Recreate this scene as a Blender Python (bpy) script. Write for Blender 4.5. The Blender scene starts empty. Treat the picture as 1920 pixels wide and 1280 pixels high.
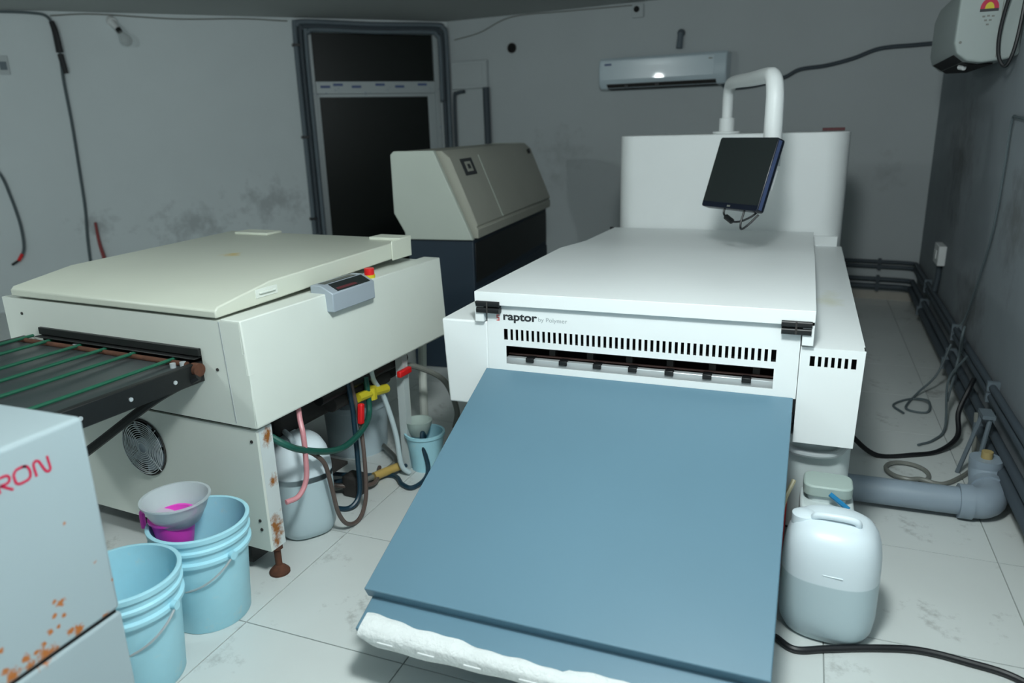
import bpy, bmesh, math, random
from mathutils import Vector, Matrix
random.seed(7)
scene = bpy.context.scene
col = scene.collection
R = math.radians

# ------------------------------------------------------------------ camera
cam_d = bpy.data.cameras.new('camera')
cam = bpy.data.objects.new('camera', cam_d); col.objects.link(cam)
cam_d.sensor_fit = 'HORIZONTAL'; cam_d.sensor_width = 36.0
cam_d.lens = 1378.8 / 1920 * 36.0
Rr = Vector((0.93132696, 0.36328689, -0.02554858))      # right
Rd = Vector((0.07813541, -0.26784243, -0.96028917))     # down
Rf = Vector((-0.35570346, 0.89234694, -0.27783444))     # forward
cam.matrix_world = Matrix(((Rr.x, -Rd.x, -Rf.x, 0.0), (Rr.y, -Rd.y, -Rf.y, 0.0), (Rr.z, -Rd.z, -Rf.z, 1.57), (0, 0, 0, 1)))
cam_d.clip_start = 0.05
cam_d.dof.use_dof = True; cam_d.dof.focus_distance = 2.75; cam_d.dof.aperture_fstop = 1.9
scene.camera = cam

# ------------------------------------------------------------------ light
world = bpy.data.worlds.new('world'); scene.world = world; world.use_nodes = True
world.node_tree.nodes['Background'].inputs[0].default_value = (0.5, 0.6, 0.65, 1)
world.node_tree.nodes['Background'].inputs[1].default_value = 0.05
def lamp(name, loc, power, radius, color):
    d = bpy.data.lights.new(name, 'POINT'); d.energy = power; d.shadow_soft_size = radius; d.color = color
    o = bpy.data.objects.new(name, d); col.objects.link(o); o.location = loc
    return o
lamp('flash_lamp', (-0.20, 1.00, 2.50), 165, 0.16, (0.92, 1.0, 1.0))
lamp('room_bulb_lamp', (-4.2, 0.2, 2.40), 72, 0.10, (0.90, 1.0, 1.0))
scene.view_settings.view_transform = 'Standard'
scene.view_settings.look = 'None'
scene.view_settings.gamma = 1.0
scene.view_settings.exposure = 0.0
scene.view_settings.use_curve_mapping = False

# ------------------------------------------------------------------ materials
def lin(c):
    return tuple(((v/255)/12.92 if v/255 <= 0.04045 else ((v/255+0.055)/1.055)**2.4) for v in c) + (1,)
MATS = {}
def mat(name, rgb, rough=0.5, metal=0.0, spec=0.5, var=0.0, scale=6.0, bump=0.0, bscale=60.0, trans=0.0, alpha=1.0, coat=0.0, dirt=None, sss=0.0):
    """procedural principled material; var = gentle colour mottling, dirt = (rgb, amount, scale) stains"""
    m = bpy.data.materials.new(name); m.use_nodes = True
    nt = m.node_tree; b = nt.nodes['Principled BSDF']
    b.inputs['Roughness'].default_value = rough; b.inputs['Metallic'].default_value = metal
    b.inputs['Specular IOR Level'].default_value = spec
    b.inputs['Coat Weight'].default_value = coat
    b.inputs['Transmission Weight'].default_value = trans
    b.inputs['Alpha'].default_value = alpha
    if sss:
        b.inputs['Subsurface Weight'].default_value = sss; b.inputs['Subsurface Radius'].default_value = (0.05, 0.05, 0.05)
    c = lin(rgb); b.inputs['Base Color'].default_value = c
    tc = nt.nodes.new('ShaderNodeTexCoord'); out = None
    def noise(sc, det=4.0, ro=0.55):
        n = nt.nodes.new('ShaderNodeTexNoise'); n.inputs['Scale'].default_value = sc; n.inputs['Detail'].default_value = det
        n.inputs['Roughness'].default_value = ro; nt.links.new(tc.outputs['Object'], n.inputs['Vector']); return n
    if var > 0:
        n = noise(scale)
        r = nt.nodes.new('ShaderNodeValToRGB'); r.color_ramp.elements[0].position = 0.3; r.color_ramp.elements[1].position = 0.7
        r.color_ramp.elements[0].color = tuple(v*(1-var) for v in c[:3]) + (1,)
        r.color_ramp.elements[1].color = tuple(min(1, v*(1+var)) for v in c[:3]) + (1,)
        nt.links.new(n.outputs['Fac'], r.inputs['Fac']); out = r.outputs['Color']
    if dirt:
        drgb, amt, dsc = dirt
        n = noise(dsc, 8.0, 0.7)
        mr = nt.nodes.new('ShaderNodeMapRange'); mr.inputs['From Min'].default_value = 1-amt; mr.inputs['From Max'].default_value = 1-amt+0.12
        nt.links.new(n.outputs['Fac'], mr.inputs['Value'])
        mx = nt.nodes.new('ShaderNodeMix'); mx.data_type = 'RGBA'
        nt.links.new(mr.outputs['Result'], mx.inputs['Factor'])
        if out: nt.links.new(out, mx.inputs['A'])
        else: mx.inputs['A'].default_value = c
        mx.inputs['B'].default_value = lin(drgb); out = mx.outputs['Result']
    if out: nt.links.new(out, b.inputs['Base Color'])
    if bump > 0:
        n = noise(bscale); bp = nt.nodes.new('ShaderNodeBump'); bp.inputs['Strength'].default_value = bump; bp.inputs['Distance'].default_value = 0.01
        nt.links.new(n.outputs['Fac'], bp.inputs['Height']); nt.links.new(bp.outputs['Normal'], b.inputs['Normal'])
    MATS[name] = m; return m

def spot_mask(m, rgb, blobs, nscale=9.0, thr=(0.45, 0.62), axis=None, strength=1.0):
    """adds stains with a shape of their own: noise limited to soft ellipsoids blobs = [(centre, (rx, ry, rz))] in object space"""
    nt = m.node_tree; b = nt.nodes['Principled BSDF']
    tc = nt.nodes.new('ShaderNodeTexCoord')
    acc = None
    for cen, rad in blobs:
        mp = nt.nodes.new('ShaderNodeMapping'); mp.vector_type = 'POINT'
        mp.inputs['Scale'].default_value = tuple(1/r for r in rad)
        mp.inputs['Location'].default_value = tuple(-c/r for c, r in zip(cen, rad))
        nt.links.new(tc.outputs['Object'], mp.inputs['Vector'])
        ln = nt.nodes.new('ShaderNodeVectorMath'); ln.operation = 'LENGTH'; nt.links.new(mp.outputs['Vector'], ln.inputs[0])
        mr = nt.nodes.new('ShaderNodeMapRange'); mr.inputs['From Min'].default_value = 1.0; mr.inputs['From Max'].default_value = 0.0
        nt.links.new(ln.outputs['Value'], mr.inputs['Value'])
        if acc is None: acc = mr.outputs['Result']
        else:
            mx = nt.nodes.new('ShaderNodeMath'); mx.operation = 'MAXIMUM'
            nt.links.new(acc, mx.inputs[0]); nt.links.new(mr.outputs['Result'], mx.inputs[1]); acc = mx.outputs[0]
    n = nt.nodes.new('ShaderNodeTexNoise'); n.inputs['Scale'].default_value = nscale; n.inputs['Detail'].default_value = 7; n.inputs['Roughness'].default_value = 0.65
    nt.links.new(tc.outputs['Object'], n.inputs['Vector'])
    ad = nt.nodes.new('ShaderNodeMath'); ad.operation = 'MULTIPLY_ADD'; ad.inputs[1].default_value = 0.45
    nt.links.new(acc, ad.inputs[0]); nt.links.new(n.outputs['Fac'], ad.inputs[2])
    mr = nt.nodes.new('ShaderNodeMapRange'); mr.inputs['From Min'].default_value = thr[0]+0.25; mr.inputs['From Max'].default_value = thr[1]+0.25
    mr.inputs['To Max'].default_value = strength
    nt.links.new(ad.outputs[0], mr.inputs['Value'])
    gt = nt.nodes.new('ShaderNodeMath'); gt.operation = 'GREATER_THAN'; gt.inputs[1].default_value = 0.001; nt.links.new(acc, gt.inputs[0])
    ml = nt.nodes.new('ShaderNodeMath'); ml.operation = 'MULTIPLY'; nt.links.new(mr.outputs['Result'], ml.inputs[0]); nt.links.new(gt.outputs[0], ml.inputs[1])
    mx = nt.nodes.new('ShaderNodeMix'); mx.data_type = 'RGBA'; nt.links.new(ml.outputs[0], mx.inputs['Factor'])
    src = b.inputs['Base Color']
    if src.is_linked: nt.links.new(src.links[0].from_socket, mx.inputs['A'])
    else: mx.inputs['A'].default_value = src.default_value[:]
    mx.inputs['B'].default_value = lin(rgb); nt.links.new(mx.outputs['Result'], b.inputs['Base Color'])

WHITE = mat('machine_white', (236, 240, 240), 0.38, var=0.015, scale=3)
LIDW = mat('machine_lid_white', (236, 240, 240), 0.42, var=0.02, scale=2)
CREAM = mat('machine_cream', (220, 225, 217), 0.42, var=0.02, scale=3)
CREAML = mat('machine_cream_lid', (208, 212, 198), 0.42, var=0.025, scale=2)
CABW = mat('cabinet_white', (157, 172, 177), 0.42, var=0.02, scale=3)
BASEW = mat('base_greywhite', (196, 206, 206), 0.5, var=0.03)
BEIGE = mat('hood_beige', (168, 168, 156), 0.5, var=0.03, scale=3)
BEIGE2 = mat('hood_end_beige', (190, 198, 188), 0.5, var=0.02, scale=3)
NAVY = mat('base_navy', (34, 50, 64), 0.55, var=0.05)
BLUE = mat('table_blue', (93, 126, 143), 0.42, var=0.03, scale=1.5)
BLACK = mat('black_plastic', (22, 24, 26), 0.4)
BLACKM = mat('black_metal', (20, 22, 22), 0.45, var=0.1)
DARK = mat('dark_inside', (9, 9, 10), 0.8)
GREYDK = mat('dark_grey_inside', (52, 50, 48), 0.8, var=0.2, scale=8)
STEEL = mat('steel', (200, 206, 208), 0.35, metal=0.35)
COPPER = mat('copper_rod', (112, 84, 78), 0.5, metal=0.2)
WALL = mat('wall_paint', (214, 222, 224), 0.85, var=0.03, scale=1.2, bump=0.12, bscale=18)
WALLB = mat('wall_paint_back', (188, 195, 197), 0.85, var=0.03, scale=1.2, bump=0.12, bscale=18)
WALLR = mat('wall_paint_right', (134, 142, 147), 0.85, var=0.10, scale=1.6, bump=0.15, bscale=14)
CEIL = mat('ceiling_paint', (176, 180, 178), 0.9, var=0.03, scale=1.0)
GROUT = mat('grout', (146, 152, 150), 0.9)
TILE = mat('floor_tile', (208, 213, 211), 0.30, var=0.03, scale=2.5, dirt=((150, 152, 148), 0.42, 3.0))
PVC = mat('pvc_grey', (142, 156, 168), 0.4, var=0.03)
PIPEB = mat('pipe_dark', (66, 76, 84), 0.6, var=0.05)
PIPEG = mat('pipe_grey', (100, 112, 120), 0.6, var=0.05)
ALU = mat('aluminium', (176, 184, 186), 0.45, metal=0.2, dirt=((80, 96, 140), 0.40, 12.0))
GLASSD = mat('door_dark_glass', (16, 22, 20), 0.35, spec=0.3)
ACW = mat('air_conditioner_white', (206, 222, 230), 0.22, coat=0.3)
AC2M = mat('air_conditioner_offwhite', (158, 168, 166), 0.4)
PLAST = mat('white_plastic', (225, 228, 228), 0.4)
BUCKET = mat('bucket_blue', (172, 224, 238), 0.42, var=0.05, scale=7, dirt=((196, 226, 232), 0.40, 14.0), sss=0.1)
PINK = mat('pink_plastic', (238, 70, 200), 0.4)
BOWL = mat('bowl_translucent', (208, 218, 222), 0.3, alpha=0.62)
WIREW = mat('bucket_wire', (190, 196, 198), 0.35, metal=0.3)
CANW = mat('can_plastic', (206, 224, 232), 0.38, sss=0.2)
RUST = mat('rust', (84, 50, 34), 0.9, var=0.35, scale=30)
RED = mat('red_plastic', (226, 32, 34), 0.4)
YELLOW = mat('yellow_plastic', (206, 190, 44), 0.45)
GREENH = mat('green_hose', (24, 84, 72), 0.4)
GREENC = mat('green_cord', (24, 92, 68), 0.45)
TEALH = mat('dark_teal_hose', (26, 56, 72), 0.4)
BROWNH = mat('brown_hose', (92, 78, 72), 0.35)
PINKH = mat('pink_hose', (206, 140, 146), 0.35)
WHITEH = mat('white_hose', (196, 212, 216), 0.35)
GREYH = mat('grey_hose', (120, 122, 116), 0.4)
TANH = mat('tan_hose', (170, 162, 130), 0.35)
CABLEG = mat('cable_grey', (86, 98, 102), 0.6)
CABLEB = mat('cable_black', (18, 20, 24), 0.45)
REDW = mat('red_wire', (150, 70, 70), 0.6)
FOAM = mat('foam_white', (222, 226, 225), 0.95, var=0.04, scale=20, bump=0.7, bscale=70)
REDINK = mat('red_ink', (186, 24, 66), 0.5)
INK = mat('black_ink', (40, 42, 46), 0.5)
GREYINK = mat('grey_ink', (172, 178, 180), 0.5)
PINKINK = mat('pink_red_ink', (230, 120, 120), 0.5)
BLUEINK = mat('blue_ink', (78, 96, 140), 0.5)
SCREEN = mat('screen_dark', (34, 40, 40), 0.35)
SILVER = mat('panel_silver', (170, 180, 190), 0.4, metal=0.2)
BEZEL = mat('bezel_blueblack', (20, 26, 40), 0.25)
BEZELS = mat('bezel_side', (84, 100, 140), 0.3, metal=0.3)
GREENBOX = mat('green_cap', (166, 182, 176), 0.5)
BULB = mat('bulb_glass', (200, 205, 205), 0.1, alpha=0.35)
SKIRT = mat('skirting_tile', (172, 168, 158), 0.4, var=0.05)
MAROON = mat('maroon', (90, 40, 44), 0.6)

# stains of the place
spot_mask(WALL, (112, 116, 118), [((-3.64, 0.0, 0.75), (0.45, 0.6, 0.35)), ((-2.8, 0, 0.7), (1.0, 0.6, 0.45)), ((-2.0, 0, 0.9), (0.9, 0.6, 0.5))], 7.0, (0.50, 0.72), strength=0.40)
spot_mask(WALLB, (110, 112, 110), [((1.35, 0, 1.35), (0.7, 0.6, 0.5)), ((1.25, 0, 1.05), (0.4, .6, .25)), ((4.4, 0, 1.1), (0.3, 0.6, 0.4))], 8.0, (0.50, 0.85), strength=0.35)
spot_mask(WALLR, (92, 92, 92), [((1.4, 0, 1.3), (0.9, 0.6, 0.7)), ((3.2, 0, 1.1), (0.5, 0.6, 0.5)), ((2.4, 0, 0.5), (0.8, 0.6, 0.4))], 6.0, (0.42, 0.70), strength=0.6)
CABRUST = [(-0.088, 0.795, 0.0046), (-0.037, 0.674, 0.0046), (-0.144, 0.641, 0.0053), (-0.13, 0.632, 0.0091), (-0.15, 0.613, 0.0053), (-0.131, 0.6, 0.0061), (-0.125, 0.558, 0.0099), (-0.166, 0.583, 0.0076), (-0.148, 0.584, 0.0046), (-0.181, 0.567, 0.0069), (-0.104, 0.545, 0.0137), (-0.202, 0.56, 0.0061), (-0.222, 0.561, 0.0091), (-0.183, 0.54, 0.0229), (-0.263, 0.566, 0.0091), (-0.251, 0.542, 0.0168), (-0.216, 0.54, 0.0122), (-0.037, 0.535, 0.0091), (-0.007, 0.608, 0.0038), (-0.266, 0.612, 0.0061)]
spot_mask(CABW, (172, 98, 34), [((0.0, y, z), (0.04, r*2.1, r*1.9)) for (y, z, r) in CABRUST], 60.0, (0.44, 0.60))
spot_mask(CREAML, (206, 178, 84), [((-0.62, 0.62, 1.08), (0.12, 0.08, 0.10))], 12.0, (0.48, 0.70), strength=0.8)
spot_mask(WHITE, (214, 214, 182), [((0.13, 3.35, 0.845), (0.10, 0.35, 0.02))], 6.0, (0.45, 0.8), strength=0.6)
POSTM = mat('post_rusty', (206, 214, 214), 0.5, var=0.03)
spot_mask(POSTM, (150, 92, 36), [((0.03, 0.03, 0.20), (0.08, 0.08, 0.16)), ((0.03, 0.05, 0.55), (0.05, 0.05, 0.06)), ((0.03, 0.05, 0.38), (0.03, 0.04, 0.05))], 24.0, (0.47, 0.66))

# ------------------------------------------------------------------ mesh helpers
def smooth_path(pts, n=8):
    pts = [Vector(p) for p in pts]
    if len(pts) < 3: return pts
    P = [pts[0]*2-pts[1]] + pts + [pts[-1]*2-pts[-2]]
    out = []
    for i in range(1, len(P)-2):
        a, b, c, d = P[i-1:i+3]
        for k in range(n):
            t = k/n
            out.append(0.5*((2*b) + (c-a)*t + (2*a-5*b+4*c-d)*t*t + (-a+3*b-3*c+d)*t**3))
    out.append(pts[-1]); return out

class MB:
    def __init__(s): s.v = []; s.f = []
    def add(s, vs, fs):
        o = len(s.v); s.v += [tuple(v) for v in vs]; s.f += [tuple(i+o for i in f) for f in fs]; return s
    def hexa(s, p):   # p: bottom 4 ccw (from above), top 4
        return s.add(p, [(3, 2, 1, 0), (4, 5, 6, 7), (0, 1, 5, 4), (1, 2, 6, 5), (2, 3, 7, 6), (3, 0, 4, 7)])
    def box(s, x0, y0, z0, x1, y1, z1):
        return s.hexa([(x0, y0, z0), (x1, y0, z0), (x1, y1, z0), (x0, y1, z0), (x0, y0, z1), (x1, y0, z1), (x1, y1, z1), (x0, y1, z1)])
    def prism(s, poly, axis, a, b):
        """poly: list of 2D points; axis 'x': (y,z), 'y': (x,z), 'z': (x,y)"""
        def P(q, t): return {'x': (t, q[0], q[1]), 'y': (q[0], t, q[1]), 'z': (q[0], q[1], t)}[axis]
        n = len(poly); vs = [P(q, a) for q in poly] + [P(q, b) for q in poly]
        fs = [tuple(range(n-1, -1, -1)), tuple(range(n, 2*n))] + [(i, (i+1) % n, (i+1) % n+n, i+n) for i in range(n)]
        return s.add(vs, fs)
    def tube(s, pts, r, n=10, caps=True, smooth=True, flat=None):
        pts = smooth_path(pts) if smooth else [Vector(p) for p in pts]
        rs = r if isinstance(r, (list, tuple)) else [r]*len(pts)
        if len(rs) != len(pts):
            rs = [rs[0]+(rs[-1]-rs[0])*i/(len(pts)-1) for i in range(len(pts))]
        o = len(s.v); N = None
        for i, p in enumerate(pts):
            t = (pts[min(i+1, len(pts)-1)]-pts[max(i-1, 0)])
            t = t.normalized() if t.length > 1e-9 else Vector((0, 0, 1))
            if N is None:
                N = t.cross(Vector((0, 0, 1)));
                if N.length < 0.05: N = t.cross(Vector((1, 0, 0)))
            N = (N - t*N.dot(t)).normalized(); B = t.cross(N)
            for k in range(n):
                a = 2*math.pi*k/n; s.v.append(tuple(p + (N*math.cos(a)+B*math.sin(a))*rs[i]))
        for i in range(len(pts)-1):
            for k in range(n):
                s.f.append((o+i*n+k, o+i*n+(k+1) % n, o+(i+1)*n+(k+1) % n, o+(i+1)*n+k))
        if caps:
            s.f.append(tuple(o+k for k in range(n-1, -1, -1))); s.f.append(tuple(o+(len(pts)-1)*n+k for k in range(n)))
        return s
    def cyl(s, p0, p1, r0, r1=None, n=20):
        return s.tube([p0, p1], [r0, r0 if r1 is None else r1], n, True, False)
    def lathe(s, prof, n=40, c=(0, 0, 0), sx=1.0, sy=1.0, close=False, power=2.0):
        o = len(s.v); m = len(prof)
        for k in range(n):
            a = 2*math.pi*k/n; ca, sa = math.cos(a), math.sin(a)
            if power != 2.0:
                q = (abs(ca)**power+abs(sa)**power)**(-1/power); ca *= q; sa *= q
            for (r, z) in prof: s.v.append((c[0]+r*ca*sx, c[1]+r*sa*sy, c[2]+z))
        for k in range(n):
            for i in range(m-1 if not close else m):
                j = (i+1) % m; k2 = (k+1) % n
                s.f.append((o+k*m+i, o+k2*m+i, o+k2*m+j, o+k*m+j))
        if not close:
            if prof[0][0] > 1e-6: s.f.append(tuple(o+k*m for k in range(n-1, -1, -1)))
            if prof[-1][0] > 1e-6: s.f.append(tuple(o+k*m+m-1 for k in range(n)))
        return s
    def build(s, name, m, parent=None, bevel=0.0, seg=2, angle=35):
        me = bpy.data.meshes.new(name); me.from_pydata(s.v, [], s.f)
        bm = bmesh.new(); bm.from_mesh(me); bmesh.ops.remove_doubles(bm, verts=bm.verts, dist=1e-6)
        bmesh.ops.recalc_face_normals(bm, faces=bm.faces); bm.to_mesh(me); bm.free()
        me.materials.append(m)
        for p in me.polygons: p.use_smooth = True
        me.set_sharp_from_angle(angle=R(angle))
        o = bpy.data.objects.new(name, me); col.objects.link(o)
        if parent: o.parent = parent
        if bevel:
            b = o.modifiers.new('bevel', 'BEVEL'); b.width = bevel; b.segments = seg; b.limit_method = 'ANGLE'; b.angle_limit = R(40); b.harden_normals = False
        return o

def thing(name, label, cat, loc=(0, 0, 0), rz=0.0, group=None):
    o = bpy.data.objects.new(name, None); col.objects.link(o); o.location = loc; o.rotation_euler = (0, 0, rz); o.empty_display_size = 0.1
    o['label'] = label; o['category'] = cat
    if group: o['group'] = group
    return o
def tag(o, label, cat, group=None):
    o['label'] = label; o['category'] = cat
    if group: o['group'] = group
    return o
def struct(o): o['kind'] = 'structure'; return o
def sempty(name, loc, rz): 
    o = bpy.data.objects.new(name, None); col.objects.link(o); o.location = loc; o.rotation_euler = (0, 0, rz); o['kind'] = 'structure'; return o
def plabel(o, t): o['label'] = t; return o
def text(name, body, size, m, parent, mw, extrude=0.0008, offset=0.0, shear=0.0, xs=1.0):
    cu = bpy.data.curves.new(name, 'FONT'); cu.body = body; cu.size = size; cu.extrude = extrude; cu.offset = offset; cu.shear = shear
    t = bpy.data.objects.new(name+'_tmp', cu); col.objects.link(t)
    dg = bpy.context.evaluated_depsgraph_get(); me = bpy.data.meshes.new_from_object(t.evaluated_get(dg))
    bpy.data.objects.remove(t)
    me.transform(Matrix.Diagonal((xs, 1, 1, 1))); me.materials.clear(); me.materials.append(m); me.name = name
    o = bpy.data.objects.new(name, me); col.objects.link(o); o.parent = parent; o.matrix_local = mw
    return o
def rrect(x0, y0, x1, y1, r, n=6, corners=(1, 1, 1, 1)):
    """rounded rectangle outline, ccw from bottom-left; corners: bl, br, tr, tl"""
    out = []
    for (cx, cy, a0, on) in ((x0+r, y0+r, 180, corners[0]), (x1-r, y0+r, 270, corners[1]), (x1-r, y1-r, 0, corners[2]), (x0+r, y1-r, 90, corners[3])):
        if on:
            for k in range(n+1):
                a = R(a0+90*k/n); out.append((cx+r*math.cos(a), cy+r*math.sin(a)))
        else:
            out.append((x0 if a0 in (180, 90) else x1, y0 if a0 in (180, 270) else y1))
    return out

# ------------------------------------------------------------------ room
H = 2.69
CORNER = Vector((-3.729, 7.715, 0)); AL = R(43); AB = R(-5.66)
dl = Vector((math.cos(AL), math.sin(AL), 0)); dB = Vector((math.cos(AB), math.sin(AB), 0))
BR = CORNER + dB*4.73
RE = Vector((BR.x-0.155, -2.0, 0)); dR = (RE-BR).normalized()
LE = CORNER - dl*5.6; LS = Vector((LE.x, -2.0, 0))
ROOM = [(RE.x, RE.y), (BR.x, BR.y), (CORNER.x, CORNER.y), (LE.x, LE.y), (LS.x, LS.y)]   # ccw

def clip(poly, A, B):   # keep left of A->B
    out = []
    def side(p): return (B[0]-A[0])*(p[1]-A[1])-(B[1]-A[1])*(p[0]-A[0])
    for i in range(len(poly)):
        p, q = poly[i], poly[(i+1) % len(poly)]; sp, sq = side(p), side(q)
        if sp >= 0: out.append(p)
        if sp*sq < 0:
            t = sp/(sp-sq); out.append((p[0]+(q[0]-p[0])*t, p[1]+(q[1]-p[1])*t))
    return out

floor = struct(MB().prism(ROOM, 'z', -0.10, -0.004).build('floor', GROUT))
TS = 0.60; G = 0.0022; TX = 0.162; TY = 1.63
full_mesh = None
for i in range(-14, 3):
    for j in range(-7, 11):
        x0, y0 = TX+i*TS, TY+j*TS
        sq = [(x0+G, y0+G), (x0+TS-G, y0+G), (x0+TS-G, y0+TS-G), (x0+G, y0+TS-G)]; p = sq
        for k in range(len(ROOM)): 
            p = clip(p, ROOM[k], ROOM[(k+1) % len(ROOM)])
            if len(p) < 3: break
        if len(p) < 3: continue
        if len(p) == 4 and all(abs(a[0]-b[0])+abs(a[1]-b[1]) < 1e-6 for a, b in zip(p, sq)):
            if full_mesh is None:
                t = MB().box(-TS/2+G, -TS/2+G, -0.008, TS/2-G, TS/2-G, 0.0).build('tile', TILE, floor); full_mesh = t.data
                t.location = (x0+TS/2, y0+TS/2, 0)
            else:
                t = bpy.data.objects.new('tile', full_mesh); col.objects.link(t); t.parent = floor; t.location = (x0+TS/2, y0+TS/2, 0)
        else:
            ar = 0.5*abs(sum(p[k][0]*p[(k+1) % len(p)][1]-p[(k+1) % len(p)][0]*p[k][1] for k in range(len(p))))
            if ar > 0.004: MB().prism(p, 'z', -0.008, 0.0).build('tile', TILE, floor)
struct(MB().prism(ROOM, 'z', H, H+0.1).build('ceiling', CEIL))

DS0, DS1, DH = 0.12, 1.50, 2.605       # door opening along the left wall (distance from the corner)
# left wall frame: local x runs from the corner AWAY along the wall as negative, y outward
wl = MB()
wl.box(-5.6, 0, 0, -DS1, 0.14, H); wl.box(-DS0, 0, 0, 0.0, 0.14, H); wl.box(-DS1, 0, DH, -DS0, 0.14, H)
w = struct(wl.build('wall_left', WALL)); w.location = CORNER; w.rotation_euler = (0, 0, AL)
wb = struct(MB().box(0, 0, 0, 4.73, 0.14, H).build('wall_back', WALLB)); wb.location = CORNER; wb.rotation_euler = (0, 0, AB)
AR = math.atan2(dR.y, dR.x)
LR = (RE-BR).length
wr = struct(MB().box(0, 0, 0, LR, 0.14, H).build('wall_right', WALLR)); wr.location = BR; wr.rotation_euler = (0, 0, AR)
ws = struct(MB().box(LE.x-0.14, -2.0, 0, LE.x, LE.y, H).build('wall_side', WALLB))
wq = struct(MB().box(LE.x, -2.14, 0, RE.x, -2.0, H).build('wall_rear', WALLB))

# ------------------------------------------------------------------ door in the left wall (local x negative = away from the corner)
door = sempty('door_1', CORNER, AL)
fr = MB()
fr.box(-DS1, -0.02, 0, -DS1+0.055, 0.08, DH); fr.box(-DS0-0.055, -0.02, 0, -DS0, 0.08, DH); fr.box(-DS1+0.055, -0.02, DH-0.05, -DS0-0.055, 0.08, DH)
fr.build('door_frame', ALU, door, 0.003)
tr = MB().box(-DS1+0.055, -0.03, 1.965, -DS0-0.055, 0.07, 2.085).build('transom_bar', ALU, door, 0.003)
MB().box(-DS1+0.055, 0.02, 2.085, -DS0-0.055, 0.035, DH-0.05).build('pane', GLASSD, door)
lf = MB().box(-DS1+0.055, 0.0, 0.0, -DS1+0.085, 0.06, 1.965).box(-DS0-0.135, 0.0, 0.0, -DS0-0.055, 0.06, 1.965).box(-DS1+0.085, 0.0, 1.93, -DS0-0.135, 0.06, 1.965).build('door_leaf_frame', ALU, door, 0.003)
MB().box(-DS1+0.085, 0.02, 0.0, -DS0-0.135, 0.035, 1.93).build('pane', GLASSD, door)
# blue printed marks of the protective film on the transom
k = 0
for x in [-1.40, -1.27, -1.08, -0.83, -0.62, -0.37]:
    MB().box(x, -0.0312, 2.02+0.02*(k % 2), x+0.10, -0.0300, 2.045+0.02*(k % 2)).build('film_print', BLUEINK, door); k += 1

def lw(x, y, z):   # a point given along the left wall (s from the corner, offset into the room, height)
    p = CORNER - dl*x + Vector((math.sin(AL), -math.cos(AL), 0))*y; return Vector((p.x, p.y, z))
def bw(x, y, z):
    p = CORNER + dB*x + Vector((math.sin(AB), -math.cos(AB), 0))*y; return Vector((p.x, p.y, z))
nr_in = Vector((dR.y, -dR.x, 0)); 
if nr_in.x > 0: nr_in = -nr_in
def rw(x, y, z):
    p = BR + dR*x + nr_in*y; return Vector((p.x, p.y, z))

specs = [(1.600, 2.650, 0.030, 0.026, PIPEG, 'outermost of the grey insulated pipes bent around the dark door'),
         (1.548, 2.610, 0.030, 0.025, PIPEB, 'middle dark insulated pipe running up and over the dark door'),
         (1.505, 2.575, 0.075, 0.022, PIPEG, 'innermost grey pipe hugging the aluminium door frame')]
for (s, z, off, r, m, lb) in specs:
    s2 = {1.600: 0.03, 1.548: 0.075, 1.505: 0.115}[s]
    pts = [lw(s, off, 0.02), lw(s, off, 1.2), lw(s, off, z-0.12), lw(s-0.03, off, z-0.03), lw(s-0.12, off, z), lw(0.8, off, z-0.01), lw(s2+0.12, off, z), lw(s2+0.03, off, z-0.03), lw(s2, off, z-0.12), lw(s2, off, 1.9), lw(s2, off, 0.9 if s > 1.52 else 1.95)]
    P = MB().tube(pts, r, 12).build('insulated_pipe', m)
    tag(P, lb, 'pipe', 'insulated pipes around the door')
    if s == 1.600:
        for zz in (0.7, 1.54, 2.43):
            MB().box(-s-0.04, -off-0.032, zz-0.012, -s+0.035, -0.001, zz+0.012).build('pipe_clip', BLACKM, P)
            P.children[-1].location = CORNER; P.children[-1].rotation_euler = (0, 0, AL)

# ------------------------------------------------------------------ back wall fittings (local frame: x along wall, -y into room)
duct = thing('cable_casing', 'white box casing fixed to the back wall beside the door', 'casing', CORNER, AB)
MB().box(0.05, -0.045, 1.995, 0.49, 0.0, 2.275).build('casing_body', WALLB, duct, 0.006)
MB().box(0.10, -0.050, 2.03, 0.44, -0.045, 2.24).build('casing_cover', WALLB, duct, 0.004)
tag(MB().tube([bw(0.475, 0.045, 2.0), bw(0.48, 0.045, 1.4), bw(0.485, 0.045, 0.05)], 0.036, 12).build('conduit_pipe', PIPEB), 'dark vertical conduit dropping from the right end of the white casing', 'pipe')
tag(MB().tube([bw(0.20, 0.03, 1.97), bw(0.10, 0.03, 1.955), bw(0.07, 0.03, 1.90), bw(0.065, 0.03, 1.4), bw(0.065, 0.03, 0.05)], 0.018, 10).build('conduit_pipe', PIPEB), 'thin dark conduit curving down from the left end of the white casing', 'pipe')
hv = thing('wall_vent', 'round black hole with a rim high on the back wall', 'vent', CORNER, AB)
MB().cyl((0.776, -0.012, 2.374), (0.776, 0.0, 2.374), 0.050, n=24).build('rim', GREYDK, hv); MB().cyl((0.776, -0.014, 2.374), (0.776, -0.010, 2.374), 0.040, n=24).build('hole', DARK, hv)
sn = thing('wall_socket_box', 'small square grey plate with a black hole under the ceiling', 'socket', CORNER, AB)
MB().box(2.075, -0.03, 2.55, 2.185, 0.0, 2.67).build('plate', WALLB, sn, 0.005); MB().cyl((2.120, -0.034, 2.625), (2.120, -0.028, 2.625), 0.028, n=20).build('hole', DARK, sn)
hd = thing('lamp_holder', 'grey empty lamp holder on the wall above the long air conditioner', 'lamp holder', CORNER, AB)
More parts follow.
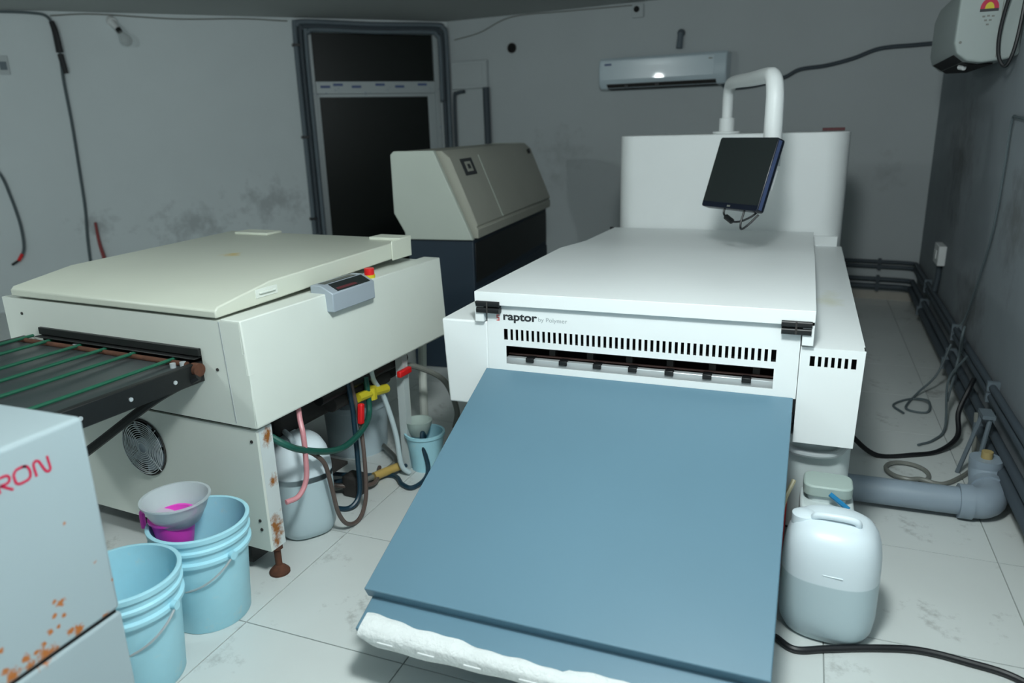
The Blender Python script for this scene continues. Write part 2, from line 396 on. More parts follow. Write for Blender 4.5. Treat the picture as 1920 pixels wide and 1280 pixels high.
MB().cyl((2.55, -0.02, 2.385), (2.55, 0.0, 2.385), 0.035, n=20).build('rose', PIPEB, hd); MB().cyl((2.545, -0.045, 2.25), (2.55, -0.03, 2.385), 0.030, 0.026, n=18).build('holder_body', PIPEG, hd)

def air_con(name, label, L, hgt, dep, loc, rz):
    t = thing(name, label, 'air conditioner', loc, rz)
    # profile in (y,z): wall at y=0, room at -dep
    pr = [(0, 0.04), (0, hgt), (-dep*0.80, hgt), (-dep*0.93, hgt-0.02), (-dep, hgt-0.07), (-dep, 0.10), (-dep*0.95, 0.045), (-dep*0.78, 0.01), (-dep*0.45, 0.0), (-dep*0.15, 0.012)]
    MB().prism(pr, 'x', 0, L).build('body', ACW, t, 0.012, 3)
    return t
ac = air_con('wall_air_conditioner', 'long pale blue-white split air conditioner on the back wall', 1.21, 0.285, 0.20, bw(1.808, 0, 1.908), AB)
MB().box(0.03, -0.2035, 0.085, 1.10, -0.2, 0.255).build('front_cover', ACW, ac, 0.0015)
MB().prism([(-0.195, 0.042), (-0.15, 0.006), (-0.06, -0.004), (-0.06, 0.004), (-0.145, 0.016), (-0.188, 0.05)], 'x', 0.08, 1.12).build('louver', GREYDK, ac)
MB().box(0.26, -0.205, 0.015, 0.30, -0.16, 0.036).build('louver_clip', BLACK, ac); MB().box(0.56, -0.205, 0.015, 0.60, -0.16, 0.036).build('louver_clip', BLACK, ac)
MB().box(0.06, -0.2045, 0.215, 0.13, -0.2035, 0.233).build('maker_mark', BLUEINK, ac)
MB().box(1.05, -0.2045, 0.222, 1.085, -0.2035, 0.232).build('rating_mark', GREYH, ac)

tag(MB().tube([bw(2.96, 0.05, 1.915), bw(3.02, 0.02, 1.875), bw(3.26, 0.02, 1.89), bw(3.49, 0.02, 1.945), bw(3.62, 0.02, 2.005), bw(3.83, 0.02, 2.025), bw(4.04, 0.02, 2.07), bw(4.24, 0.02, 2.135), bw(4.5, 0.02, 2.145), bw(4.70, 0.02, 2.15)], 0.017, 10).build('wall_cable', PIPEB), 'sagging dark cable on the back wall between the two air conditioners', 'cable')
tag(MB().tube([bw(0.09, 0.008, 2.50), bw(0.40, 0.008, 2.55), bw(0.78, 0.008, 2.67), bw(1.4, 0.008, 2.672), bw(2.08, 0.008, 2.665)], 0.005, 6).build('thin_wire', GREYH), 'thin wire under the ceiling from the door corner to the square plate', 'wire')

# pipes low on the back wall and along the right wall
for (z, r, off, m, lb) in [(0.345, 0.017, 0.03, PIPEB, 'highest of the dark pipes running low along the back and right walls'),
                           (0.300, 0.017, 0.03, PIPEB, 'second highest dark pipe running low along the back and right walls'),
                           (0.190, 0.020, 0.04, PIPEB, 'third dark pipe down, low along the back and right walls'),
                           (0.125, 0.026, 0.05, PIPEB, 'lowest dark pipe above the skirting of the back and right walls')]:
    pts = [bw(2.2, off, z), bw(4.3, off, z), bw(4.58, off, z), bw(4.73-off-0.02, off+0.02, z), rw(0.12, off, z), rw(0.5, off, z), rw(4.6, off, z), rw(5.3, off, z)]
    P = MB().tube(pts, r, 12).build('wall_pipe', m); tag(P, lb, 'pipe', 'pipes along the foot of the walls')
    for s in (0.9, 2.3, 3.4):
        p = rw(s, 0, z)
        c = MB().box(-0.012, 0.001, -r-0.01, 0.012, off+r+0.006, r+0.01).build('pipe_clip', PIPEG, P); c.location = p; c.rotation_euler = (0, 0, AR+math.pi if False else AR)
        c.scale = (1, -1 if True else 1, 1)
    for s in (4.42,):
        c = MB().box(-0.014, -off-r-0.006, -r-0.01, 0.014, -0.001, r+0.01).build('pipe_clip', PIPEB, P); c.location = bw(s, 0, z); c.rotation_euler = (0, 0, AB)
sk = MB().box(0, -0.012, 0, LR, 0.0, 0.085).build('baseboard_right', SKIRT); sk.location = BR; sk.rotation_euler = (0, 0, AR); struct(sk)
sb = MB().box(0, -0.012, 0, 4.72, 0, 0.075).build('baseboard_back', SKIRT); sb.location = CORNER; sb.rotation_euler = (0, 0, AB); struct(sb)

# switch boxes on the right wall (local x towards the camera, -y into the room)
sw = thing('switch_box', 'small white switch box on the right wall above the pipes', 'switch', rw(1.36, 0, 0.63), AR)
MB().box(-0.20, -0.05, -0.07, 0.02, 0.0, 0.07).build('box_body', PLAST, sw, 0.006); MB().box(-0.16, -0.056, -0.03, -0.06, -0.05, 0.03).build('rocker', PLAST, sw, 0.002)
tag(MB().tube([rw(1.28, 0.02, 0.56), rw(1.28, 0.02, 0.46), rw(1.28, 0.03, 0.36)], 0.018, 10).build('conduit_pipe', PIPEB), 'short dark conduit under the white switch box on the right wall', 'pipe')

ac2 = thing('wall_air_conditioner', 'white air conditioner high on the right wall with a red sticker', 'air conditioner', rw(1.72, 0, 1.83), AR)
pr = [(0, 0.03), (0, 0.40), (-0.20, 0.40), (-0.262, 0.37), (-0.285, 0.30), (-0.288, 0.10), (-0.272, 0.05), (-0.225, 0.012), (-0.16, 0.0), (-0.05, 0.01)]
MB().prism(pr, 'x', 0.0, 0.96).build('body', AC2M, ac2, 0.006)
MB().prism([(y*1.0, z*1.0) for (y, z) in pr], 'x', 0.955, 0.985).build('end_cap', AC2M, ac2, 0.01, 3)
MB().box(0.985, -0.10, 0.02, 0.987, -0.097, 0.38).build('end_seam', GREYH, ac2)
MB().prism([(-0.276, 0.045), (-0.20, -0.004), (-0.09, -0.004), (-0.09, 0.003), (-0.20, 0.006), (-0.268, 0.052)], 'x', 0.08, 0.88).build('louver', DARK, ac2)
MB().cyl((0.72, -0.215, -0.004), (0.76, -0.20, -0.010), 0.013, n=14).build('louver_motor', PLAST, ac2)
# rating sticker: half dial in red, yellow and dark
st = MB().prism([(-0.155+0.040*math.cos(R(a)), 0.250+0.05*math.sin(R(a))) for a in range(0, 181, 15)], 'x', 0.985, 0.9868).build('sticker', REDINK, ac2)
MB().prism([(-0.155+0.020*math.cos(R(a)), 0.250+0.030*math.sin(R(a))) for a in range(0, 181, 15)], 'x', 0.9868, 0.9874).build('sticker_dial', YELLOW, st)
MB().box(0.985, -0.195, 0.237, 0.9868, -0.115, 0.250).build('sticker_strip', INK, st)
for (y, z) in [(-0.175, 0.215), (-0.155, 0.217), (-0.135, 0.215), (-0.165, 0.197), (-0.145, 0.197), (-0.155, 0.177)]:
    MB().box(0.985, y-0.006, z-0.004, 0.9865, y+0.006, z+0.004).build('print_mark', GREYH, ac2)
MB().cyl((0.985, -0.262, 0.10), (0.987, -0.262, 0.10), 0.007, n=10).build('screw', GREYH, ac2)
tag(MB().tube([rw(2.78, 0.03, 2.45), rw(2.76, 0.075, 2.2), rw(2.74, 0.10, 2.0), rw(2.74, 0.098, 1.88), rw(2.745, 0.075, 1.815), rw(2.76, 0.05, 1.82), rw(2.78, 0.03, 1.95), rw(2.8, 0.02, 2.3)], 0.009, 8).build('cable_loop', CABLEB), 'black cable loop hanging beside the right wall air conditioner', 'cable')
tag(MB().tube([rw(3.25, 0.012, 1.54), rw(2.95, 0.012, 1.56), rw(2.84, 0.012, 1.54), rw(2.835, 0.012, 1.28), rw(2.80, 0.012, 1.0), rw(2.68, 0.02, 0.73), rw(2.52, 0.03, 0.46), rw(2.50, 0.06, 0.40)], 0.006, 7).build('wall_wire', CABLEG), 'thin dark wire dangling down the right wall', 'wire')

# ------------------------------------------------------------------ left wall fittings
tag(MB().tube([lw(4.6, 0.02, 2.66), lw(4.10, 0.02, 2.672), lw(3.86, 0.02, 2.668), lw(3.75, 0.02, 2.645), lw(3.70, 0.025, 2.56)], 0.012, 8).build('ceiling_cable', CABLEG), 'grey cable under the ceiling at the far left', 'cable')
jc = thing('cable_joint', 'dark taped cable joint hanging high on the left wall', 'cable joint', (0, 0, 0))
MB().tube([lw(3.715, 0.03, 2.60), lw(3.70, 0.03, 2.52), lw(3.692, 0.03, 2.34)], [0.022, 0.030], 10).build('upper_sleeve', CABLEB, jc)
MB().tube([lw(3.692, 0.03, 2.325), lw(3.674, 0.03, 2.16)], [0.026, 0.022], 10).build('lower_sleeve', CABLEB, jc)
tag(MB().tube([lw(3.692, 0.03, 2.335), lw(3.705, 0.02, 2.10), lw(3.703, 0.015, 1.73), lw(3.711, 0.015, 1.34), lw(3.723, 0.015, 0.94), lw(3.751, 0.015, 0.633), lw(3.766, 0.015, 0.30), lw(3.77, 0.02, 0.02)], 0.013, 8).build('wall_cable', CABLEG), 'grey cable hanging straight down the left wall from the dark joint', 'cable')
lc = tag(MB().tube([lw(4.75, 0.015, 1.60), lw(4.50, 0.015, 1.46), lw(4.36, 0.015, 1.295), lw(4.31, 0.015, 1.075), lw(4.28, 0.02, 0.825), lw(4.285, 0.03, 0.624), lw(4.32, 0.03, 0.52)], 0.013, 8).build('wall_cable', CABLEG), 'curved grey cable with a red taped end at the far left', 'cable')
MB().tube([lw(4.31, 0.03, 0.55), lw(4.35, 0.035, 0.49)], 0.016, 8).build('tape', RED, lc); MB().tube([lw(4.345, 0.035, 0.495), lw(4.41, 0.04, 0.455)], 0.011, 8).build('cable_end', CABLEB, lc)
tag(MB().tube([lw(3.66, 0.012, 0.80), lw(3.655, 0.02, 0.60), lw(3.63, 0.03, 0.40), lw(3.63, 0.03, 0.2)], [0.012, 0.022], 8).build('wall_wire', REDW), 'short red wire coming out of the sooty spot on the left wall', 'wire')
tag(MB().tube([lw(3.72, 0.01, 2.65), lw(3.36, 0.01, 2.672), lw(2.68, 0.01, 2.648), lw(2.10, 0.01, 2.665), lw(1.66, 0.01, 2.655)], 0.006, 6).build('thin_wire', GREYH), 'thin wire running under the ceiling along the left wall to the door', 'wire')
pl = thing('switch_plate', 'small grey printed plate at the left edge of the left wall', 'plate', lw(4.15, 0, 2.23), AL)
MB().box(-0.05, -0.012, -0.08, 0.035, 0.0, 0.08).build('plate_body', WALLB, pl, 0.003); MB().box(-0.035, -0.0135, -0.04, 0.02, -0.012, 0.03).build('print_mark', PIPEG, pl)
bl = thing('light_bulb', 'unlit clear bulb in a tilted holder high on the left wall', 'bulb', (0, 0, 0))
a0, a1, a2 = lw(3.235, 0.02, 2.615), lw(3.185, 0.07, 2.545), lw(3.10, 0.13, 2.40)
MB().cyl(lw(3.24, 0.0, 2.625), lw(3.225, 0.03, 2.605), 0.042, n=18).build('rose', PLAST, bl)
MB().cyl(a0, a1, 0.030, 0.026, n=16).build('holder_body', PLAST, bl)
MB().cyl(a1, a1+(a2-a1)*0.2, 0.024, n=16).build('bulb_cap', BLACKM, bl)
ax = (a2-a1); gl = MB(); gl.tube([a1+ax*t for t in (0.18, 0.35, 0.5, 0.65, 0.8, 0.92, 1.0)], [0.018, 0.03, 0.044, 0.052, 0.050, 0.034, 0.008], 16, True, False)
gl.build('glass', BULB, bl)

# ================================================================== the big white imaging machine
MX0, MX1 = -1.117, 0.024      # front panel between the side boxes
YF, YB = 2.55, 4.80
im = thing('plate_imager', 'large white plate imaging machine with a sloping blue feed table', 'machine')
# pedestal under the body
MB().prism(rrect(-1.10, 2.62, 0.222, 4.70, 0.05, 6), 'z', 0.13, 0.498).build('pedestal', BASEW, im, 0.006)
MB().box(-1.02, 2.85, 0.0, 0.10, 4.60, 0.131).build('plinth', BLACKM, im)
# side boxes, hollow front with slots on the right one
MB().prism([(-1.317, 0.849), (-1.300, 0.497), (-1.118, 0.497), (-1.118, 0.849)], 'y', YF, YB).build('side_box', WHITE, im, 0.008, 3)
sbx = MB()
sbx.prism([(0.026, 0.497), (0.2175, 0.497), (0.2260, 0.842), (0.026, 0.842)], 'y', YF+0.05, YB)
def rx(z): return 0.2175+(0.2260-0.2175)*(z-0.497)/(0.842-0.497)
def fs4(x0, za, zb): sbx.prism([(x0, za), (rx(za), za), (rx(zb), zb), (x0, zb)], 'y', YF, YF+0.004)
sx0, sx1, sz0, sz1 = 0.058, 0.201, 0.777, 0.813
fs4(0.026, 0.497, sz0); fs4(0.026, sz1, 0.842)
for (za, zb) in ((0.497, 0.501), (0.838, 0.842)): sbx.box(0.026, YF+0.004, za, rx(za), YF+0.05, zb)
sbx.box(0.026, YF+0.004, 0.501, 0.030, YF+0.05, 0.838); sbx.hexa([(rx(0.497)-0.004, YF+0.004, 0.497), (rx(0.497), YF+0.004, 0.497), (rx(0.497), YF+0.05, 0.497), (rx(0.497)-0.004, YF+0.05, 0.497), (rx(0.842)-0.004, YF+0.004, 0.842), (rx(0.842), YF+0.004, 0.842), (rx(0.842), YF+0.05, 0.842), (rx(0.842)-0.004, YF+0.05, 0.842)])
sbx.box(0.026, YF, sz0, sx0, YF+0.004, sz1); fs4(sx1, sz0, sz1)
n = 7; pitch = (sx1-sx0)/n; bwid = pitch*0.48
for k in range(n-1):
    xc = sx0+pitch*(k+1); sbx.box(xc-bwid/2, YF, sz0, xc+bwid/2, YF+0.004, sz1)
sbr = sbx.build('side_box', WHITE, im)
MB().box(0.031, YF+0.044, 0.70, 0.218, YF+0.0495, 0.837).build('vent_backing', DARK, sbr)
# front panel with the slot row and the plate mouth
fz0, fz1 = 0.655, 0.92
s0, s1, vz0, vz1 = -1.050, -0.049, 0.781, 0.825
ox0, ox1, oz0, oz1 = -1.042, -0.053, 0.683, 0.757
fp = MB()
T = 0.004
fp.box(MX0, YF, vz1, MX1, YF+T, fz1); fp.box(MX0, YF, vz0, s0, YF+T, vz1); fp.box(s1, YF, vz0, MX1, YF+T, vz1)
fp.box(MX0, YF, oz1, MX1, YF+T, vz0); fp.box(MX0, YF, oz0, ox0, YF+T, oz1); fp.box(ox1, YF, oz0, MX1, YF+T, oz1); fp.box(MX0, YF, fz0, MX1, YF+T, oz0)
n = 46; pitch = (s1-s0)/n; bwid = pitch*0.50
for k in range(n-1):
    xc = s0+pitch*(k+1); fp.box(xc-bwid/2, YF, vz0, xc+bwid/2, YF+T, vz1)
fpo = fp.build('front_panel', WHITE, im)
MB().box(s0-0.01, YF+0.050, vz0-0.02, s1+0.04, YF+0.054, vz1+0.02).build('vent_backing', DARK, fpo)
# inside of the mouth
MB().box(MX0, YF+0.16, 0.60, MX1, YF+0.17, 0.92).box(MX0, YF+T, 0.60, MX1, YF+0.16, 0.672).box(MX0, YF+T, 0.768, MX1, YF+0.16, 0.776).build('mouth_interior', DARK, im)
MB().box(ox0-0.01, YF+0.024, 0.672, ox1+0.01, YF+0.05, 0.703).build('mouth_rail', STEEL, im, 0.003)
MB().cyl((ox0-0.01, YF+0.058, 0.708), (ox1+0.01, YF+0.058, 0.708), 0.0045, n=12).build('copper_rod', COPPER, im)
MB().cyl((ox0-0.01, YF+0.11, 0.735), (ox1+0.01, YF+0.11, 0.735), 0.017, n=14).build('feed_roller', GREYDK, im)
for k in range(7):
    x = ox0+0.09+k*0.135; MB().box(x-0.016, YF+0.016, 0.690, x+0.016, YF+0.055, 0.708).build('rail_clip', BLACK, im, 0.002)
for k in range(6):
    x = ox0+0.17+k*0.152; MB().box(x-0.012, YF+0.06, 0.705, x+0.012, YF+0.10, 0.75).build('roller_bracket', GREYDK, im)
# body behind the panel (under the lid)
MB().box(MX0, YF+0.171, 0.500, MX1, YB, 0.915).build('body', WHITE, im)
# lid: bent top, front lip, side skirts
LX0, LX1 = -1.160, 0.064
top = [(2.53, 0.972), (3.62, 0.972), (4.10, 0.938), (4.80, 0.925)]
lid = MB()
prof = top + [(4.80, 0.905), (4.09, 0.918), (3.61, 0.952), (2.549, 0.952), (2.549, 0.921), (2.53, 0.921)]
lid.prism(prof, 'x', LX0, LX1)
sk_prof = [(2.53, 0.935), (3.62, 0.935), (4.10, 0.915), (4.80, 0.905), (4.80, 0.853), (2.53, 0.853)]
lid.prism(sk_prof, 'x', LX0, LX0+0.036); lid.prism(sk_prof, 'x', LX1-0.036, LX1)
lid.build('lid', LIDW, im, 0.006, 3)
for x in (-1.152, -0.040):
    h = MB()
    h.prism(rrect(-0.030+YF-0.0, 0.914, YF-0.0, 0.936, 0.007, 4), 'x', x, x+0.096); h.prism(rrect(-0.030+YF, 0.889, YF, 0.911, 0.007, 4), 'x', x+0.001, x+0.095)
    hh = h.build('latch', BLACK, im); 
    MB().box(x+0.044, YF-0.031, 0.892, x+0.050, YF-0.0295, 0.934).build('latch_pin', GREYDK, hh)
MB().cyl((-1.172, 4.78, 0.905), (-1.172, 4.78, 0.93), 0.014, n=14).build('hinge_stop', BLACK, im)
# lettering on the front
mt = Matrix.Translation((-1.052, YF-0.0005, 0.862)) @ Matrix.Rotation(R(90), 4, 'X')
text('lettering', 'raptor', 0.043, INK, im, mt, 0.0006, 0.0012, 0, 1.24)
mt = Matrix.Translation((-0.908, YF-0.0005, 0.864)) @ Matrix.Rotation(R(90), 4, 'X')
text('lettering', 'by Polymer', 0.023, GREYINK, im, mt, 0.0006, 0.0, 0, 1.1)
lg = MB()
for (x, z, w_, h_) in [(-1.078, 0.876, 0.012, 0.0045), (-1.078, 0.8685, 0.0045, 0.010), (-1.078, 0.866, 0.012, 0.0045), (-1.0705, 0.858, 0.0045, 0.010), (-1.078, 0.856, 0.012, 0.0045)]:
    lg.box(x, YF-0.0011, z, x+w_, YF-0.0001, z+h_)
plabel(lg.build('logo_mark', PINKINK, im), 'small red logo mark')
# feed table: sloping slab and shelf below it
def slab(name, ya, za, yb, zb, x0, x1, thk, m, parent, bev):
    d = Vector((0, yb-ya, zb-za)).normalized(); nn = Vector((0, -d.z, d.y)); 
    if nn.z < 0: nn = -nn
    a, b = Vector((0, ya, za)), Vector((0, yb, zb)); q = [a-nn*thk, b-nn*thk, b, a]
    return MB().prism([(p.y, p.z) for p in q], 'x', x0, x1).build(name, m, parent, bev)
td = Vector((0, 1.590-2.548, 0.272-0.660)).normalized(); tn = Vector((0, -td.z, td.y)); tn = tn if tn.z > 0 else -tn
ta, tb = Vector((0, 2.548, 0.660)), Vector((0, 1.590, 0.272)); tq = [ta-tn*0.03, tb-tn*0.042-td*0.003, tb, ta]
MB().prism([(p.y, p.z) for p in tq], 'x', -1.128, 0.016).build('feed_table', BLUE, im, 0.003)
slab('table_shelf', 2.40, 0.560, 1.507, 0.198, -1.112, -0.005, 0.018, BLUE, im, 0.003)
MB().box(-1.06, 2.45, 0.44, -0.04, 2.56, 0.60).build('table_bracket', BLUE, im)
lg_ = MB().box(-1.00, 2.0, 0.0, -0.955, 2.045, 0.37).build('table_leg', BLUE, im); MB().box(-0.10, 2.0, 0.0, -0.055, 2.045, 0.37).build('table_leg', BLUE, im)
# rear column with rounded corners and the arm
MB().prism(rrect(-1.158, 4.83, 0.226, 5.45, 0.13, 8, (1, 1, 1, 1)), 'z', 0.0, 1.505).build('rear_column', WHITE, im, 0.008, 3)
MB().box(-1.10, 4.795, 0.50, 0.20, 4.86, 0.90).build('rear_infill', WHITE, im)
MB().cyl((-0.490, 4.95, 1.505), (-0.490, 4.95, 1.520), 0.085, n=24).build('arm_flange', WHITE, im, 0.004)
MB().cyl((-0.490, 4.95, 1.518), (-0.490, 4.95, 1.60), 0.047, n=20).build('arm_collar', WHITE, im, 0.004)
MB().tube([(-0.490, 4.95, 1.58), (-0.490, 4.95, 1.70), (-0.480, 4.91, 1.775), (-0.45, 4.80, 1.80), (-0.32, 4.42, 1.795), (-0.215, 4.06, 1.79), (-0.185, 3.965, 1.77), (-0.172, 3.925, 1.70), (-0.170, 3.92, 1.60), (-0.170, 3.92, 1.36)], [0.032, 0.045], 14).build('monitor_arm', WHITE, im)
tag(MB().box(0.07, 5.20, 1.506, 0.20, 5.24, 1.525).build('maroon_strip', MAROON), 'dark red strip lying on the right end of the rear column', 'strip')

# monitor hung on the arm
mon = bpy.data.objects.new('monitor', None); col.objects.link(mon); tag(mon, 'black touch monitor hanging from the white arm', 'monitor')
MC = Vector((-0.31, 3.80, 1.335))
mon.location = MC
nv = Vector((-0.60, -0.72, 0.32)).normalized()     # screen normal (faces left, tipped up)
rg = Vector((0, 0, 1)).cross(nv).normalized()      # picture-right as seen from the front
upv = nv.cross(rg)
mon.rotation_euler = Matrix((rg, upv, nv)).transposed().to_euler()
MB().prism(rrect(-0.185, -0.175, 0.185, 0.175, 0.012, 4), 'z', -0.045, 0.0).build('housing', BEZEL, mon, 0.003)
MB().box(0.1845, -0.165, -0.026, 0.1865, 0.165, -0.006).build('side_strip', BEZELS, mon)
MB().prism(rrect(-0.180, -0.148, 0.180, 0.170, 0.008, 4), 'z', 0.0, 0.002).build('screen', SCREEN, mon)
MB().box(-0.010, -0.166, 0.0, 0.010, -0.158, 0.0015).build('maker_mark', GREYH, mon)
MB().prism(rrect(-0.10, -0.14, 0.11, 0.06, 0.03, 4), 'z', -0.085, -0.045).build('rear_cover', BEZEL, mon, 0.006)
MB().box(0.13, -0.06, -0.075, 0.17, 0.04, -0.045).build('bracket', PLAST, mon, 0.004)
cb = MB(); cb.tube([(-0.04, -0.172, -0.02), (-0.035, -0.200, -0.02), (0.0, -0.222, -0.02), (0.05, -0.232, -0.02), (0.10, -0.215, -0.03), (0.14, -0.17, -0.05), (0.12, -0.12, -0.07)], 0.005, 7)
cb.tube([(0.09, -0.175, -0.02), (0.09, -0.235, -0.02), (0.105, -0.262, -0.02), (0.13, -0.235, -0.03), (0.155, -0.18, -0.05)], 0.005, 7)
cbo = cb.build('cable', CABLEB, mon); MB().tube([(-0.015, -0.213, -0.02), (0.03, -0.231, -0.02)], 0.014, 10).build('ferrite', BLACK, cbo)

# white foam sheet wrapped over the shelf edge
d = Vector((0, 1.507-2.40, 0.198-0.560)).normalized(); nn = Vector((0, -d.z, d.y)); nn = nn if nn.z > 0 else -nn
fo = MB(); N = 70
edge = Vector((0, 1.507, 0.198))
rings = []
for i in range(N+1):
    t = i/N; x = -1.096+1.085*t
    e = min(1.0, i/4, (N-i)/4); e = math.sin(e*math.pi/2)
    w_ = (0.056-0.030*min(1, t*2.2)+0.003*math.sin(t*31)+0.002*math.sin(t*73)+(0.010 if 0.56 < t < 0.80 else 0))
    lift = 0.008+0.002*math.sin(t*17)
    zb = -0.034-0.006*math.sin(t*9)-0.010*t-0.002*math.sin(t*41); zb = zb*(0.45+0.55*e)
    fr = 0.014+0.003*math.sin(t*13+1)
    pts = [edge-d*w_+nn*0.001, edge-d*(w_-0.006)+nn*lift, edge-d*0.008+nn*(lift+0.002), edge+d*fr*0.6+nn*(lift-0.001), edge+d*fr+nn*0.0, edge+d*fr+Vector((0, 0.002, zb*0.5)), edge+d*fr*0.5+Vector((0, 0.0, zb*0.95)), edge+Vector((0, 0.010, zb)), edge+Vector((0, 0.016, zb*0.9)), edge+d*0.003+Vector((0, 0.006, -0.024)), edge+d*0.002-nn*0.012, edge+d*0.002+nn*0.001]
    rings.append([(x, p.y, p.z) for p in pts])
m_ = len(rings[0])
fo.v = [p for r in rings for p in r]
fo.f = [(i*m_+k, (i+1)*m_+k, (i+1)*m_+(k+1) % m_, i*m_+(k+1) % m_) for i in range(N) for k in range(m_)] + [tuple(range(m_-1, -1, -1)), tuple(N*m_+k for k in range(m_))]
foam = thing('foam_sheet', 'white foam sheet folded over the front edge of the blue shelf', 'foam sheet')
fs = fo.build('sheet', FOAM, foam, angle=80)
for x in (-1.03, -0.90, -0.76, -0.60):
    MB().box(x, 1.4885, 0.182, x+0.05, 1.4925, 0.1845).build('stitch', PLAST, foam)

# ================================================================== cream plate processor on the left
A = R(21.733-25.5)
pp = thing('plate_processor', 'cream plate processor with a black roller tray and green cords', 'machine', (-1.7346, 1.8652, 0), A)
UL = -1.24; D = 1.25
# lower cabinet: front sheet with a round fan opening, returns, side and back
fc = (-0.555, 0.432); fr_ = 0.115
lc_ = MB()
fx0, fx1, fzz0, fzz1 = UL+0.03, 0.030, 0.115, 0.588
lp = MB(); NS = 32
def ray_rect(a):
    ca, sa = math.cos(a), math.sin(a); ts = []
    if ca > 1e-9: ts.append((fx1-fc[0])/ca)
    if ca < -1e-9: ts.append((fx0-fc[0])/ca)
    if sa > 1e-9: ts.append((fzz1-fc[1])/sa)
    if sa < -1e-9: ts.append((fzz0-fc[1])/sa)
    t = min(ts); return (fc[0]+ca*t, fc[1]+sa*t)
angs = sorted([2*math.pi*k/NS for k in range(NS)] + [math.atan2(z-fc[1], x-fc[0]) % (2*math.pi) for x in (fx0, fx1) for z in (fzz0, fzz1)])
na = len(angs); vs = []
for y in (0.0, 0.012):
    for a in angs: vs.append((fc[0]+fr_*math.cos(a), y, fc[1]+fr_*math.sin(a)))
    for a in angs: q = ray_rect(a); vs.append((q[0], y, q[1]))
fs_ = []
for k in range(na):
    k2 = (k+1) % na
    fs_.append((k, k2, na+k2, na+k)); fs_.append((2*na+k, 3*na+k, 3*na+k2, 2*na+k2)); fs_.append((k, 2*na+k, 2*na+k2, k2)); fs_.append((na+k, na+k2, 3*na+k2, 3*na+k))
lp.add(vs, fs_); lp.build('front_sheet', CREAM, pp)
MB().box(-0.006, 0.0125, 0.115, 0.030, 0.075, 0.588).build('corner_post', POSTM, pp)
for (x, z) in [(0.005, 0.545), (-0.005, 0.235), (-0.002, 0.20)]:
    MB().cyl((x, -0.003, z), (x, 0.0, z), 0.006, n=10).build('screw', GREYDK, pp)
MB().box(UL+0.03, 0.0125, 0.115, UL+0.045, D, 0.588).build('side_sheet', CREAM, pp); MB().box(UL+0.045, D-0.015, 0.115, -0.35, D, 0.588).build('back_sheet', CREAM, pp)
MB().box(UL+0.05, 0.02, 0.12, -0.16, 0.7, 0.135).build('bottom_tray', GREYDK, pp)
# fan
fan = MB()
for r in [0.022+0.0085*k for k in range(11)]:
    fan.tube([(fc[0]+r*math.cos(2*math.pi*k/28), -0.012+0.00*r, fc[1]+r*math.sin(2*math.pi*k/28)) for k in range(29)], 0.0016, 5, False, False)
for k in range(4):
    a = R(45+90*k); fan.tube([(fc[0]+0.02*math.cos(a), -0.010, fc[1]+0.02*math.sin(a)), (fc[0]+0.118*math.cos(a), -0.008, fc[1]+0.118*math.sin(a))], 0.002, 5, True, False)
fan.build('fan_guard', STEEL, pp)
MB().tube([(fc[0]+0.114*math.cos(2*math.pi*k/36), -0.004, fc[1]+0.114*math.sin(2*math.pi*k/36)) for k in range(37)], 0.0035, 8, False, False).build('fan_ring', GREYDK, pp)
MB().cyl((fc[0], -0.004, fc[1]), (fc[0], 0.03, fc[1]), 0.040, n=24).build('fan_hub', SILVER, pp)
fb = MB()
for k in range(7):
    a = 2*math.pi*k/7; a2 = a+0.55
    fb.add([(fc[0]+0.038*math.cos(a), 0.004, fc[1]+0.038*math.sin(a)), (fc[0]+0.105*math.cos(a+0.15), 0.004, fc[1]+0.105*math.sin(a+0.15)), (fc[0]+0.105*math.cos(a2+0.15), 0.026, fc[1]+0.105*math.sin(a2+0.15)), (fc[0]+0.038*math.cos(a2), 0.026, fc[1]+0.038*math.sin(a2)),
            (fc[0]+0.038*math.cos(a), 0.006, fc[1]+0.038*math.sin(a)), (fc[0]+0.105*math.cos(a+0.15), 0.006, fc[1]+0.105*math.sin(a+0.15)), (fc[0]+0.105*math.cos(a2+0.15), 0.028, fc[1]+0.105*math.sin(a2+0.15)), (fc[0]+0.038*math.cos(a2), 0.028, fc[1]+0.038*math.sin(a2))],
           [(3, 2, 1, 0), (4, 5, 6, 7), (0, 1, 5, 4), (1, 2, 6, 5), (2, 3, 7, 6), (3, 0, 4, 7)])
fb.build('fan_blades', SILVER, pp)
MB().cyl((fc[0], 0.034, fc[1]), (fc[0], 0.040, fc[1]), 0.12, n=28).build('fan_housing', BLACKM, pp)
# levelling feet
for (x, y) in [(0.012, 0.045), (UL+0.10, 0.06), (-0.05, D-0.06), (UL+0.10, D-0.06)]:
    f_ = MB().lathe([(0.038, 0.0), (0.038, 0.008), (0.026, 0.022), (0.016, 0.03), (0.014, 0.034)], 20, (x, y, 0)).build('levelling_foot', RUST, pp)
    MB().cyl((x, y, 0.034), (x, y, 0.15), 0.013, n=12).build('threaded_rod', RUST, f_); MB().cyl((x, y, 0.10), (x, y, 0.115), 0.022, n=6).build('lock_nut', RUST, f_)
MB().cyl((-0.74, 0.10, 0.03), (-0.70, 0.10, 0.03), 0.03, n=16).build('castor', BLACKM, pp)
MB().box(-0.20, 0.02, 0.03, -0.09, 0.10, 0.113).build('foot_block', BLACKM, pp)
MB().box(-0.045, 0.965, 0.0, -0.005, 1.005, 0.60).build('rear_post', BASEW, pp); MB().box(-0.09, 1.06, 0.0, -0.06, 1.09, 0.60).build('rear_post', CREAM, pp)
